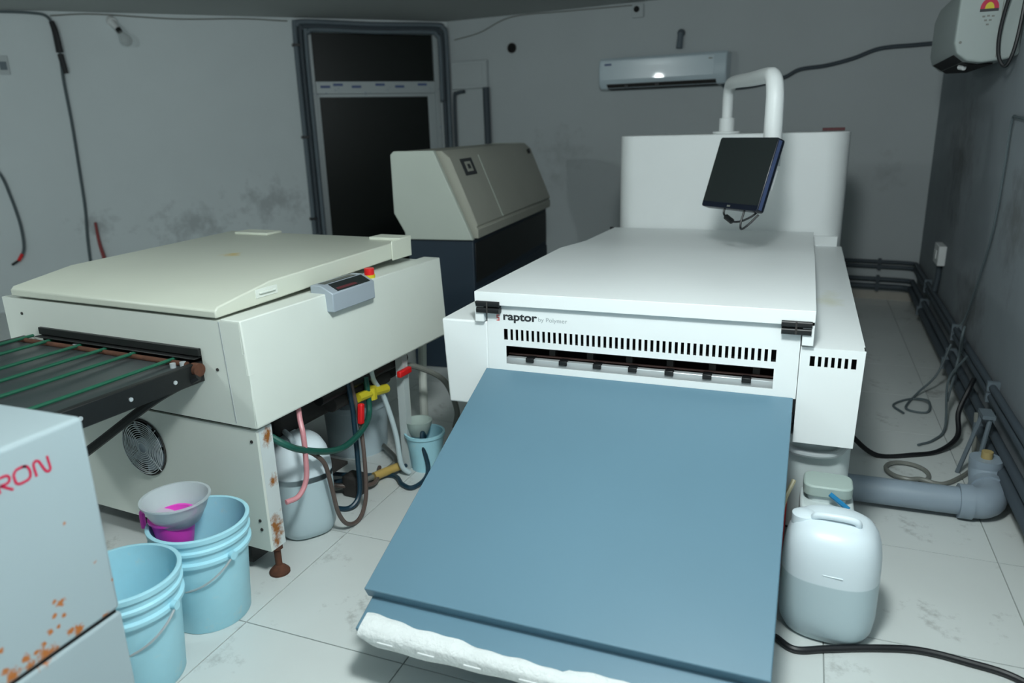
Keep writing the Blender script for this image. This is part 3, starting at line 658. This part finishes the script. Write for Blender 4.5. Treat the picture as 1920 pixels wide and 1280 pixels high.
# upper body with the slot
ub = MB(); oy = -0.008
o0, o1, p0, p1 = -1.03, -0.168, 0.795, 0.868
ub.box(UL, oy, 0.602, 0.042, oy+0.02, p0); ub.box(UL, oy, p1, 0.024, oy+0.02, 0.975); ub.box(UL, oy, p0, o0, oy+0.02, p1); ub.box(o1, oy, p0, 0.032, oy+0.02, p1)
ub.box(UL, oy+0.02, 0.602, UL+0.02, D, 0.975); ub.box(UL, D-0.02, 0.602, -0.02, D, 0.975); ub.box(UL+0.02, oy+0.02, 0.958, -0.02, D-0.02, 0.975)
ub.build('upper_body', CREAM, pp)
MB().box(o0-0.02, 0.20, 0.70, o1+0.02, 0.21, 0.95).box(o0-0.02, 0.013, p1+0.004, o1+0.02, 0.20, p1+0.010).box(o0-0.02, 0.013, p0-0.012, o1+0.02, 0.2, p0-0.006).build('slot_interior', DARK, pp)
sf = MB(); sf.box(o0, oy-0.012, p1-0.026, o1, oy+0.001, p1+0.002); sf.box(o0, oy-0.03, p1-0.034, o1-0.004, oy+0.001, p1-0.029); sf.build('slot_flap', BLACKM, pp, 0.002)
# seam line of the corner
MB().hexa([(-0.048, oy-0.0012, 0.61), (-0.044, oy-0.0012, 0.61), (-0.044, oy, 0.61), (-0.048, oy, 0.61), (-0.068, oy-0.0012, 0.972), (-0.064, oy-0.0012, 0.972), (-0.064, oy, 0.972), (-0.068, oy, 0.972)]).build('corner_seam', GREYINK, pp)
for (x, z) in [(-0.10, 0.80), (-1.13, 0.915)]:
    MB().cyl((x, oy-0.003, z), (x, oy, z), 0.006, n=10).build('screw', GREYDK, pp)
# side cover: big slanted panel
MB().prism([(-0.06, 0.600), (0.046, 0.600), (0.052, 0.606), (0.030, 0.982), (-0.06, 0.982)], 'y', oy+0.001, D+0.04).build('side_cover', CREAM, pp, 0.006)
# wet tank and dark works below
MB().box(UL+0.08, 0.30, 0.40, -0.16, D-0.10, 0.60).build('tank', GREYDK, pp, 0.02)
# lid
LU0, LU1 = -1.165, -0.068
lp = [(-0.014, 0.984), (-0.014, 1.010), (0.0, 1.022), (0.25, 1.062), (1.16, 1.088), (1.175, 1.08), (1.175, 1.015), (0.3, 0.990)]
lidp = MB().prism(lp, 'x', LU0, LU1).build('lid', CREAML, pp, 0.005)
hg = MB(); hg.box(LU1-0.17, 1.10, 1.078, LU1+0.002, 1.20, 1.098); hg.box(LU1-0.001, 1.03, 1.005, LU1+0.006, 1.19, 1.094); hg.build('hinge_cover', CREAML, pp, 0.006)
MB().box(LU0+0.10, 1.08, 1.082, LU0+0.32, 1.19, 1.097).build('hinge_cover', CREAML, pp, 0.006)
MB().box(LU1-0.001, 0.175, 1.012, LU1+0.002, 0.285, 1.044).build('handle_recess', CREAM, pp, 0.001); MB().box(LU1+0.001, 0.19, 1.026, LU1+0.010, 0.27, 1.034).build('handle_lip', CREAM, pp, 0.002)
# control panel and emergency stop
cp = MB(); cp.prism([(-0.04, 0.975), (-0.04, 1.012), (0.012, 1.012), (0.066, 0.985), (0.066, 0.912), (0.03, 0.912)], 'y', 0.43, 0.70); cpo = cp.build('control_panel', SILVER, pp, 0.004)
def on_slope(t, y, e): # along the sloping face from top (0) to front (1)
    return (0.012+(0.066-0.012)*t, y, 1.012+(0.985-1.012)*t+e)
cs = MB(); a_, b_, c_, d_ = on_slope(-0.6, 0.45, 0.001), on_slope(0.85, 0.45, 0.001), on_slope(0.85, 0.66, 0.001), on_slope(-0.6, 0.66, 0.001)
q = [(-0.025, 0.46, 1.0122), (0.008, 0.46, 1.0122), (0.008, 0.66, 1.0122), (-0.025, 0.66, 1.0122)]
MB().hexa([(x, y, z-0.001) for x, y, z in q]+[(x, y, z+0.001) for x, y, z in q]).build('display', SCREEN, cpo)
q = [on_slope(0.08, 0.47, 0.0005), on_slope(0.9, 0.47, 0.0005), on_slope(0.9, 0.68, 0.0005), on_slope(0.08, 0.68, 0.0005)]
MB().hexa([(x, y, z-0.001) for x, y, z in q]+[(x, y, z+0.001) for x, y, z in q]).build('keypad', SCREEN, cpo)
q = [on_slope(0.6, 0.48, 0.0017), on_slope(0.8, 0.48, 0.0017), on_slope(0.8, 0.60, 0.0017), on_slope(0.6, 0.60, 0.0017)]
MB().hexa([(x, y, z-0.001) for x, y, z in q]+[(x, y, z+0.001) for x, y, z in q]).build('key_row', MAROON, cpo)
es = MB().cyl((0.0, 0.76, 0.980), (0.0, 0.76, 0.995), 0.024, n=20).build('stop_button_base', YELLOW, pp); MB().cyl((0.0, 0.76, 0.995), (0.0, 0.76, 1.022), 0.021, n=20).build('stop_button', RED, es)
# roller tray with green cords
tz = 0.812
ty0 = -0.80
MB().box(-1.13, ty0, tz-0.012, -0.195, 0.09, tz).build('tray', mat('tray_sheet', (58, 64, 66), 0.35, var=0.05), pp)
MB().box(-0.195, ty0, tz-0.062, -0.170, 0.0, tz+0.010).build('tray_rail', BLACKM, pp, 0.003); MB().box(-1.155, ty0, tz-0.062, -1.13, 0.0, tz+0.010).build('tray_rail', BLACKM, pp, 0.003); MB().box(-1.13, ty0, tz-0.062, -0.195, ty0+0.02, tz+0.01).build('tray_rail', BLACKM, pp, 0.003)
MB().cyl((-1.12, -0.045, tz+0.006), (-0.20, -0.045, tz+0.006), 0.010, n=12).build('tray_roller', RUST, pp)
MB().cyl((-1.12, -0.78, tz+0.006), (-0.20, -0.78, tz+0.006), 0.010, n=12).build('tray_roller', RUST, pp)
for x in (-0.272, -0.470, -0.625, -0.765, -0.945, -1.085):
    MB().tube([(x, ty0+0.03, tz+0.014), (x, -0.4, tz+0.014), (x-0.004, 0.03, tz+0.016)], 0.0062, 8, True, False).build('cord', GREENC, pp)
for (x, y) in [(-0.169, -0.13), (-0.169, -0.30), (-0.169, -0.47)]:
    MB().cyl((x, y, tz-0.028), (x+0.004, y, tz-0.028), 0.007, n=10).build('bolt', STEEL, pp)
for (x, y, r) in [(-0.215, -0.05, 0.011), (-0.235, -0.075, 0.010), (-0.80, -0.03, 0.012), (-0.49, -0.03, 0.009)]:
    MB().cyl((x, y, tz), (x, y, tz+0.016), r, n=10).build('bolt', STEEL, pp)
MB().cyl((-0.185, -0.035, tz-0.012), (-0.155, -0.035, tz-0.012), 0.024, n=16).build('rusty_pivot', RUST, pp)
MB().tube([(-0.155, -0.045, tz-0.03), (-0.30, -0.115, 0.70), (-0.50, -0.215, 0.545), (-0.78, -0.35, 0.33)], 0.016, 8).build('tray_strut', BLACKM, pp)

# hoses, valves and clutter under the side cover (parts of the processor)
def hose(pts, r, m, lb): return plabel(MB().tube(pts, r, 10).build('hose', m, pp), lb)
hose([(0.0, 0.25, 0.60), (0.035, 0.215, 0.55), (0.06, 0.196, 0.50), (0.064, 0.191, 0.406), (0.064, 0.179, 0.324), (0.060, 0.136, 0.279), (0.045, 0.085, 0.276)], 0.010, PINKH, 'pink hose')
hose([(0.012, 0.085, 0.53), (0.05, 0.105, 0.50), (0.064, 0.164, 0.457), (0.064, 0.306, 0.388), (0.05, 0.44, 0.352), (0.02, 0.60, 0.36), (-0.03, 0.72, 0.39), (-0.05, 0.74, 0.54)], 0.013, GREENH, 'green hose')
hose([(-0.05, 0.78, 0.58), (-0.05, 0.794, 0.51), (-0.05, 0.863, 0.40), (-0.02, 0.89, 0.22), (0.0, 0.89, 0.06), (0.03, 0.91, 0.014)], 0.012, WHITEH, 'white hose')
hose([(0.015, 0.25, 0.405), (0.045, 0.262, 0.39), (0.066, 0.29, 0.34), (0.066, 0.315, 0.226), (0.066, 0.338, 0.108), (0.066, 0.388, 0.03), (0.066, 0.465, 0.013), (0.066, 0.522, 0.089), (0.03, 0.58, 0.25), (-0.02, 0.63, 0.40), (-0.06, 0.64, 0.58)], 0.009, BROWNH, 'brown hose')
hose([(-0.05, 0.61, 0.58), (-0.05, 0.63, 0.445), (-0.05, 0.634, 0.345), (-0.03, 0.61, 0.19), (-0.01, 0.575, 0.06), (-0.03, 0.52, 0.014), (-0.12, 0.50, 0.012)], 0.011, TEALH, 'dark teal hose')
hose([(-0.25, 0.70, 0.012), (-0.05, 0.857, 0.012), (0.06, 0.80, 0.012), (0.12, 0.79, 0.012), (0.13, 0.88, 0.012), (0.11, 0.95, 0.04), (0.085, 0.955, 0.14), (0.075, 0.97, 0.20), (0.07, 1.0, 0.17)], 0.011, TEALH, 'dark teal hose')
hose([(-0.06, 1.03, 0.50), (-0.02, 1.10, 0.48), (0.06, 1.22, 0.38), (0.10, 1.26, 0.22), (0.09, 1.25, 0.12)], 0.014, GREYH, 'grey hose')
hose([(-0.30, 0.55, 0.02), (-0.12, 0.70, 0.03), (-0.08, 0.95, 0.03), (-0.25, 1.1, 0.03)], 0.012, GREYH, 'grey hose')
hose([(-0.40, 0.75, 0.02), (-0.20, 0.72, 0.05), (-0.05, 0.86, 0.02), (-0.02, 1.05, 0.02)], 0.010, TEALH, 'dark teal hose')
hose([(-0.35, 0.62, 0.10), (-0.18, 0.60, 0.06), (-0.05, 0.72, 0.03), (-0.12, 0.88, 0.03)], 0.010, BROWNH, 'brown hose')
vr = MB().box(-0.012, 0.545, 0.455, 0.012, 0.570, 0.545).build('valve_handle', RED, pp, 0.006); vr.rotation_euler = (R(-8), 0, 0)
plabel(vr, 'red valve handle')
plabel(MB().box(-0.002, 0.905, 0.488, 0.022, 1.0, 0.518).build('valve_handle', RED, pp, 0.006), 'red valve handle')
yv = MB(); yv.tube([(-0.045, 0.665, 0.468), (-0.045, 0.72, 0.463), (-0.045, 0.77, 0.458), (-0.045, 0.83, 0.448), (-0.045, 0.88, 0.44)], 0.021, 10); yv.tube([(-0.045, 0.765, 0.43), (-0.045, 0.765, 0.485)], 0.026, 10)
plabel(yv.build('valve_body', YELLOW, pp), 'yellow valve')
MB().tube([(-0.075, 0.45, 0.53), (-0.075, 0.75, 0.53), (-0.075, 1.08, 0.53)], 0.026, 12).build('manifold_pipe', BLACKM, pp)
MB().tube([(-0.10, 0.55, 0.47), (-0.10, 0.95, 0.47)], 0.034, 14).build('pump_motor', GREYDK, pp)
MB().box(-0.14, 0.62, 0.0, -0.06, 0.70, 0.10).build('pump_base', GREYDK, pp, 0.01)
MB().cyl((-0.08, 0.78, 0.035), (-0.03, 0.92, 0.035), 0.020, n=14).build('hose_coupling', mat('brass', (190, 160, 90), 0.4), pp)
tag(MB().box(0, 0, 0, 0.16, 0.10, 0.05).build('wooden_block', mat('wood_scrap', (110, 84, 60), 0.8, var=0.2, scale=20)), 'dirty brown block on the floor under the cream processor', 'block')
bpy.data.objects['wooden_block'].location = (-2.20, 2.62, 0.0)

# ================================================================== jerry cans
def jerry(name, label, loc, rz, S, H_, level, gap):
    t = thing(name, label, 'jerry can', loc, rz)
    m = bpy.data.materials.new(name+'_plastic'); m.use_nodes = True; nt = m.node_tree; b = nt.nodes['Principled BSDF']
    b.inputs['Roughness'].default_value = 0.36; b.inputs['Subsurface Weight'].default_value = 0.15; b.inputs['Subsurface Radius'].default_value = (0.03, 0.03, 0.03)
    tc = nt.nodes.new('ShaderNodeTexCoord'); sp = nt.nodes.new('ShaderNodeSeparateXYZ'); nt.links.new(tc.outputs['Object'], sp.inputs[0])
    mr = nt.nodes.new('ShaderNodeMapRange'); mr.inputs['From Min'].default_value = level-0.002; mr.inputs['From Max'].default_value = level+0.002; nt.links.new(sp.outputs['Z'], mr.inputs['Value'])
    mx = nt.nodes.new('ShaderNodeMix'); mx.data_type = 'RGBA'; nt.links.new(mr.outputs['Result'], mx.inputs['Factor'])
    mx.inputs['A'].default_value = lin((188, 207, 213)); mx.inputs['B'].default_value = lin((222, 234, 240)); nt.links.new(mx.outputs['Result'], b.inputs['Base Color'])
    prof = [(0.0, 0.0), (S*0.72, 0.0), (S*0.86, 0.010), (S*0.96, 0.038), (S, 0.08), (S, level*0.6), (S, level), (S, H_*0.60), (S*0.99, H_*0.70), (S*0.955, H_*0.79), (S*0.89, H_*0.865), (S*0.78, H_*0.925), (S*0.62, H_*0.962), (S*0.40, H_*0.982), (S*0.2, H_*0.99), (0.0, H_*0.99)]
    MB().lathe(prof, 56, (0, 0, 0), 1.0, 0.92, False, 2.7).build('body', m, t, angle=60)
    # moulded grip: a bar behind a ledge whose darker colour stands for a shaded well
    zt = H_*0.965
    MB().prism(rrect(-S*0.42, -S*0.52, S*0.50, -S*0.30, 0.018, 5), 'z', zt-0.035, zt-0.010).build('grip_ledge', CANSHADE, t, 0.006, 3)
    MB().tube([(-S*0.40, -S*0.20, zt-0.005), (-S*0.36, -S*0.26, zt+0.016), (0.0, -S*0.28, zt+0.024), (S*0.42, -S*0.26, zt+0.020), (S*0.46, -S*0.20, zt-0.005)], 0.011, 12).build('grip_bar', m, t)
    MB().lathe([(0.036, 0.0), (0.036, 0.03), (0.030, 0.034), (0.0, 0.035)], 24, (-S*0.62, -S*0.10, H_*0.90)).build('spout_cap', m, t)
    MB().box(-S*0.10, -S*0.930, H_*0.635, S*0.30, -S*0.90, H_*0.645).build('mould_line', m, t, 0.002)
    return t
CANSHADE = mat('can_recess_shade', (196, 214, 220), 0.5)  # can plastic darkened, shade of the grip well put into the colour
jerry('jerry_can', 'white jerry can half full of liquid beside the blue table', (0.166, 2.262, 0), R(-6), 0.144, 0.394, 0.215, 0)
jerry('jerry_can', 'white jerry can with hoses under the cream processor', (-1.825, 2.215, 0), R(-35), 0.130, 0.42, 0.275, 0)

# ================================================================== buckets
def bucket(name, label, loc, rz, h, r0, r1, handle, group='blue paint buckets on the floor'):
    t = thing(name, label, 'bucket', loc, rz, group)
    def rr(z): return r0+(r1-r0)*z/h
    pf = [(0.0, 0.004), (r0-0.004, 0.0), (r0, 0.006), (rr(h-0.105), h-0.105), (rr(h-0.1)+0.012, h-0.100), (rr(h-0.09)+0.012, h-0.088), (rr(h-0.085)+0.002, h-0.082), (rr(h-.06)+0.002, h-0.060),
          (rr(h-0.055)+0.010, h-0.055), (rr(h-0.045)+0.010, h-0.045), (rr(h-0.04)+0.003, h-0.040), (rr(h-0.02)+0.003, h-0.022), (rr(h)+0.008, h-0.018), (rr(h)+0.009, h-0.003), (rr(h)+0.004, h), (rr(h)-0.004, h-0.002),
          (rr(h*0.5)-0.004, h*0.5), (r0-0.006, 0.012), (0.0, 0.010)]
    MB().lathe(pf, 56).build('shell', BUCKET, t, angle=50)
    zr = h-0.088
    for sgn in (-1, 1): MB().cyl((sgn*(rr(zr)+0.010), 0, zr), (sgn*(rr(zr)+0.026), 0, zr), 0.013, n=14).build('ear', BUCKET, t)
    # bail hanging down the front (-y)
    Rb = rr(zr)+0.022; pts = []
    for k in range(13):
        a = math.pi*k/12; ph = handle
        pts.append((Rb*math.cos(a), -Rb*math.sin(a)*math.cos(ph)*1.0-0.004*math.sin(a), zr-Rb*math.sin(a)*math.sin(ph)))
    bo = MB().tube(pts, 0.0036, 7).build('bail', WIREW, t)
    gpts = [Vector(pts[k])+Vector((0, -0.001, 0)) for k in (5, 6, 7)]
    MB().tube(gpts, 0.0075, 9).build('grip', GREYDK, bo)
    return t
bucket('paint_bucket', 'blue paint bucket holding the pink jug and bowl', (-1.790, 1.640, 0), R(-12), 0.36, 0.126, 0.152, R(42))
bucket('paint_bucket', 'empty blue paint bucket in front of the lettered white cabinet edge', (-1.768, 1.318, 0), R(8), 0.36, 0.126, 0.152, R(44))

jug = thing('pink_jug', 'bright pink plastic jug resting on the bucket rim', 'jug', (-1.862, 1.605, 0.255), R(-20))
MB().lathe([(0.0, 0.0), (0.046, 0.0), (0.052, 0.01), (0.070, 0.112), (0.076, 0.114), (0.076, 0.122), (0.066, 0.122), (0.048, 0.012), (0.0, 0.010)], 32).build('cup', PINK, jug, angle=50)
MB().tube([(-0.066, -0.03, 0.116), (-0.098, -0.045, 0.120), (-0.115, -0.052, 0.110), (-0.117, -0.053, 0.055)], 0.009, 8).build('handle', PINK, jug)
bw_ = thing('plastic_bowl', 'translucent plastic bowl stacked on the pink jug', 'bowl', (-1.848, 1.615, 0.342), 0)
MB().lathe([(0.0, 0.0), (0.055, 0.0), (0.070, 0.012), (0.092, 0.055), (0.104, 0.090), (0.110, 0.092), (0.110, 0.098), (0.102, 0.097), (0.088, 0.056), (0.066, 0.015), (0.0, 0.004)], 40).build('shell', BOWL, bw_, angle=50)

# small blue bucket behind, under the processor
sb_ = thing('small_bucket', 'small pale blue bucket at the rear corner of the cream processor', 'bucket', (-1.615, 2.885, 0), 0)
MB().lathe([(0.0, 0.004), (0.070, 0.0), (0.092, 0.17), (0.098, 0.172), (0.098, 0.185), (0.088, 0.185), (0.067, 0.01), (0.0, 0.008)], 36).build('shell', BUCKET, sb_, angle=50)
MB().lathe([(0.0, 0.0), (0.04, 0.0), (0.062, 0.05), (0.066, 0.075), (0.058, 0.075), (0.0, 0.01)], 28, (-0.03, 0.0, 0.165)).build('scoop', GREENBOX, sb_)
wc = thing('white_tub', 'white round tub in the shade under the cream processor', 'tub', (-2.06, 2.98, 0), 0)
MB().lathe([(0.0, 0.0), (0.14, 0.0), (0.15, 0.02), (0.16, 0.24), (0.168, 0.245), (0.168, 0.27), (0.15, 0.285), (0.0, 0.29)], 36).build('shell', CANW, wc, angle=50)

# ================================================================== lettered cabinet, bottom left
cbn = thing('lettered_cabinet', 'white cabinet with red lettering and rust spots at lower left', 'cabinet', (-1.40, 1.025, 0))
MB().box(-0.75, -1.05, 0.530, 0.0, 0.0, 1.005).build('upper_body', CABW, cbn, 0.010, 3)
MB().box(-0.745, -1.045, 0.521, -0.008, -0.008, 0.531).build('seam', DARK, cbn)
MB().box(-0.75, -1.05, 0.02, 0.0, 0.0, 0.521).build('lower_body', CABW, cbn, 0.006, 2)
MB().box(-0.73, -1.03, 0.0, -0.02, -0.02, 0.021).build('plinth', DARK, cbn)
def stroke(b, pts, wd, closed=False):
    pts = [Vector((y, z)) for (y, z) in pts]
    if closed: pts = pts+[pts[0], pts[1]]
    P3 = [(0.0, p.x, p.y) for p in pts]; P3 = smooth_path(P3, 5)
    q = [Vector((p.y, p.z)) for p in P3]; o = len(b.v); n_ = len(q)
    for k in range(n_):
        t_ = (q[min(k+1, n_-1)]-q[max(k-1, 0)]).normalized(); nn_ = Vector((-t_.y, t_.x))*wd/2
        for (c_, x_) in ((q[k]+nn_, 0.0001), (q[k]-nn_, 0.0001), (q[k]-nn_, 0.0009), (q[k]+nn_, 0.0009)): b.v.append((x_, c_.x, c_.y))
    for k in range(n_-1):
        for e in range(4): b.f.append((o+4*k+e, o+4*k+(e+1) % 4, o+4*k+4+(e+1) % 4, o+4*k+4+e))
    b.f.append((o+3, o+2, o+1, o)); b.f.append(tuple(o+4*(n_-1)+e for e in range(4)))
def letter(strokes, wd=0.0052):
    b = MB()
    for (p, c_) in strokes: stroke(b, p, wd, c_)
    b.build('lettering', REDINK, cbn)
letter([([(-0.1222, 0.9206), (-0.1237, 0.9397), (-0.1232, 0.9483), (-0.1181, 0.9525), (-0.1122, 0.9499), (-0.1089, 0.9418), (-0.1034, 0.9273), (-0.0994, 0.9218), (-0.0936, 0.9213), (-0.0915, 0.9278), (-0.0926, 0.9432), (-0.0933, 0.9533)], False)])
letter([([(-0.146, 0.9529), (-0.1381, 0.9507), (-0.1333, 0.9412), (-0.1337, 0.9297), (-0.1386, 0.9232), (-0.1473, 0.9216), (-0.1583, 0.9218), (-0.164, 0.9267), (-0.1654, 0.936), (-0.1649, 0.9444), (-0.1586, 0.9515)], True)])
letter([([(-0.2005, 0.95), (-0.183, 0.9498), (-0.1768, 0.9479), (-0.1742, 0.9417), (-0.1768, 0.9358), (-0.1826, 0.9336), (-0.1943, 0.9343)], False), ([(-0.1943, 0.9341), (-0.1876, 0.9289), (-0.1718, 0.9161)], False), ([(-0.2005, 0.95), (-0.1992, 0.9353), (-0.1975, 0.9196)], False)])

# ================================================================== beige machine with a dark base, rear centre
bm_ = thing('hooded_machine', 'beige slant-front hooded machine on a dark navy base by the door', 'machine', (-1.965, 4.30, 0), R(21.733-17))
L2 = 2.05
k_ = 4.3/4.2
end = [(-0.545, 1.428), (-0.520, 1.450), (-0.245, 1.450), (0.0, 0.885), (-0.475, 0.885), (-0.475, 0.93), (-0.545, 1.055)]
def hp(z): return z
MB().prism(end, 'y', 0.0, 0.045).build('end_panel', BEIGE2, bm_, 0.008, 3)
MB().prism(end, 'y', L2-0.045, L2).build('end_panel', BEIGE2, bm_, 0.008, 3)
inn = [(-0.54, 1.42), (-0.515, 1.442), (-0.205, 1.442), (-0.180, 1.415), (-0.012, 0.985), (-0.012, 0.955), (0.012, 0.93), (0.012, 0.885), (-0.475, 0.885), (-0.475, 0.93), (-0.54, 1.05)]
inn = [(-0.54, 1.42), (-0.515, 1.446), (-0.205, 1.446), (-0.150, 1.40), (0.022, 0.975), (0.008, 0.962), (0.022, 0.952), (0.022, 0.892), (-0.47, 0.892), (-0.47, 0.93), (-0.54, 1.05)]
MB().prism(inn, 'y', 0.046, L2-0.046).build('hood', BEIGE, bm_, 0.005)
def hs(t, y, e=0.0):    # point on slanted hood face, t from the top edge to the lip
    a, b = Vector((-0.150, 0, 1.40)), Vector((0.022, 0, 0.975)); nn_ = Vector((0.425, 0, 0.172)).normalized(); p = a+(b-a)*t+nn_*e; return (p.x, y, p.z)
def patch(name, t0, t1, y0, y1, m, par, e=0.002):
    q = [hs(t0, y0), hs(t1, y0), hs(t1, y1), hs(t0, y1)]; q2 = [hs(t0, y0, e), hs(t1, y0, e), hs(t1, y1, e), hs(t0, y1, e)]
    return MB().hexa(q+q2).build(name, m, par)
dp = patch('badge', 0.03, 0.28, 0.20, 0.42, INK, bm_, 0.004); patch('badge_mark', 0.08, 0.23, 0.255, 0.365, BEIGE, dp, 0.006); patch('badge_core', 0.12, 0.19, 0.285, 0.335, INK, dp, 0.008)
patch('hood_seam', 0.0, 1.0, 0.585, 0.597, BEIGE2, bm_, 0.003)
MB().cyl(hs(0.05, L2-0.18, 0.0), hs(0.05, L2-0.18, 0.02), 0.02, n=14).build('knob', BLACK, bm_)
MB().box(-0.47, 0.03, 0.0, -0.010, L2-0.08, 0.885).build('base', NAVY, bm_, 0.006)
MB().box(-0.012, 0.06, 0.0, 0.0, L2-0.10, 0.56).build('base_door', NAVY, bm_, 0.003)
MB().box(-0.012, 0.06, 0.60, -0.004, L2-0.10, 0.86).build('base_panel', BLACKM, bm_, 0.003)
# white bar and small blue item between the machines
tag(MB().tube([(-1.80, 3.22, 0.0), (-1.80, 3.24, 0.40), (-1.79, 3.27, 0.575), (-1.72, 3.34, 0.605), (-1.60, 3.42, 0.60), (-1.52, 3.47, 0.585)], 0.022, 10).build('standpipe', CREAM), 'cream standpipe bending over behind the cream processor', 'pipe')

# ================================================================== floor clutter on the right
tag(MB().tube([(0.02, 2.12, 0.012), (0.08, 2.08, 0.011), (0.17, 2.115, 0.011), (0.30, 2.165, 0.011), (0.43, 2.20, 0.011), (0.56, 2.19, 0.011), (0.68, 2.16, 0.011), (0.80, 2.05, 0.011)], 0.011, 10).build('floor_cable', CABLEB), 'thick black cable lying across the tiles in front of the jerry can', 'cable')
dr = thing('drain_pipe', 'thick grey drain pipe with elbow lying on the floor', 'pipe', (0, 0, 0))
pz = 0.072
MB().cyl((0.235, 3.145, pz), (0.70, 3.155, pz), 0.056, n=24).build('straight_pipe', PVC, dr)
MB().cyl((0.675, 3.155, pz), (0.725, 3.156, pz), 0.070, n=24).build('socket', PVC, dr)
MB().tube([(0.715, 3.156, pz), (0.755, 3.162, pz), (0.785, 3.19, pz), (0.80, 3.23, pz), (0.803, 3.28, pz)], 0.064, 20).build('elbow', PVC, dr)
MB().cyl((0.803, 3.27, pz), (0.804, 3.31, pz), 0.071, n=24).build('socket', PVC, dr)
MB().tube([(0.804, 3.30, pz), (0.806, 3.35, pz+0.01), (0.806, 3.385, pz+0.045), (0.806, 3.39, pz+0.085)], 0.062, 20).build('elbow', PVC, dr)
MB().cyl((0.806, 3.39, 0.17), (0.806, 3.39, 0.205), 0.022, n=14).build('plug_cap', mat('brass_fitting', (170, 150, 100), 0.45), dr)
MB().cyl((0.806, 3.39, 0.145), (0.806, 3.39, 0.175), 0.064, n=24).build('end_cap', PVC, dr)
tag(MB().tube([(0.22, 3.62, 0.22), (0.30, 3.66, 0.10), (0.42, 3.66, 0.012), (0.58, 3.72, 0.010), (0.70, 3.80, 0.012), (0.79, 3.90, 0.06), (0.80, 4.00, 0.15), (0.84, 4.05, 0.26), (0.865, 4.1, 0.30)], 0.012, 8).build('floor_cable', CABLEB), 'black cable sagging from the right wall to behind the white machine', 'cable')
lp_ = [(0.535+0.088*math.cos(R(a)), 3.51+0.095*math.sin(R(a)), 0.010+0.0012*(a/30)) for a in range(-60, 301, 30)]
tag(MB().tube(lp_+[(0.66, 3.425, 0.012), (0.745, 3.52, 0.010), (0.82, 3.66, 0.010), (0.845, 3.80, 0.06), (0.85, 3.88, 0.20)], 0.010, 8).build('floor_hose', GREYH), 'grey hose coiled in a loop on the floor behind the drain pipe', 'hose')
for (pts, lb) in [([(0.60, 4.30, 0.008), (0.56, 4.42, 0.008), (0.66, 4.55, 0.008), (0.74, 4.48, 0.03), (0.72, 4.35, 0.008), (0.62, 4.38, 0.01), (0.70, 4.62, 0.02), (0.80, 4.70, 0.12), (0.86, 4.75, 0.30)], 'tangled thin dark wire lying at the foot of the right wall'),
                  ([(0.86, 4.30, 0.36), (0.80, 4.35, 0.20), (0.77, 4.1, 0.03), (0.70, 3.95, 0.008), (0.62, 3.86, 0.008)], 'thin dark wire dropping off the right wall pipes to the floor'),
                  ([(0.87, 4.5, 0.34), (0.85, 4.42, 0.46), (0.84, 4.36, 0.50), (0.83, 4.34, 0.44), (0.85, 4.45, 0.30), (0.80, 4.3, 0.10)], 'small dark wire loop sticking up from the right wall pipes')]:
    tag(MB().tube(pts, 0.0065, 7).build('floor_wire', CABLEG), lb, 'wire')
ld = thing('metal_bracket', 'narrow grey metal bracket leaning on the right wall pipes', 'bracket', (0, 0, 0))
MB().tube([(0.80, 3.52, 0.0), (0.835, 3.55, 0.30)], 0.010, 8).build('strut', PIPEG, ld); MB().tube([(0.75, 3.60, 0.0), (0.82, 3.62, 0.30)], 0.010, 8).build('strut', PIPEG, ld); MB().box(0.80, 3.53, 0.295, 0.85, 3.63, 0.312).build('cross_bar', PIPEG, ld)
# items behind the jerry can
gb = thing('capped_container', 'pale container with a wide light green cap behind the white jerry can', 'container', (0.150, 2.50, 0))
MB().prism(rrect(-0.085, -0.085, 0.085, 0.085, 0.03, 5), 'z', 0.0, 0.325).build('body', BASEW, gb, 0.010, 3)
MB().prism(rrect(-0.062, -0.035, 0.062, 0.065, 0.03, 5), 'z', 0.325, 0.350).build('neck', BASEW, gb)
MB().prism(rrect(-0.078, -0.045, 0.078, 0.078, 0.035, 6), 'z', 0.345, 0.386).build('cap', GREENBOX, gb, 0.006, 2)
tag(MB().tube([(0.155, 2.440, 0.372), (0.215, 2.418, 0.336)], 0.0085, 8).build('blue_stick', mat('blue_plastic', (20, 120, 170), 0.4)), 'short bright blue stick lying on the green-capped container', 'stick')
tag(MB().lathe([(0.0, 0.0), (0.05, 0.0), (0.055, 0.01), (0.055, 0.30), (0.0, 0.31)], 24, (-0.03, 2.48, 0)).build('red_canister', RED), 'red canister mostly hidden behind the blue table and jerry can', 'canister')
tag(MB().tube([(0.04, 2.45, 0.40), (0.012, 2.38, 0.33), (0.010, 2.24, 0.22), (0.008, 2.10, 0.08), (-0.03, 2.10, 0.012)], 0.008, 8).build('tan_hose', TANH), 'tan hose squeezed between the blue table and the jerry can', 'hose')
MB().tube([(0.00, 2.63, 0.46), (0.03, 2.60, 0.445), (0.11, 2.598, 0.438), (0.17, 2.60, 0.45), (0.20, 2.63, 0.47)], 0.014, 10).build('outlet_hose', GREYINK, im)
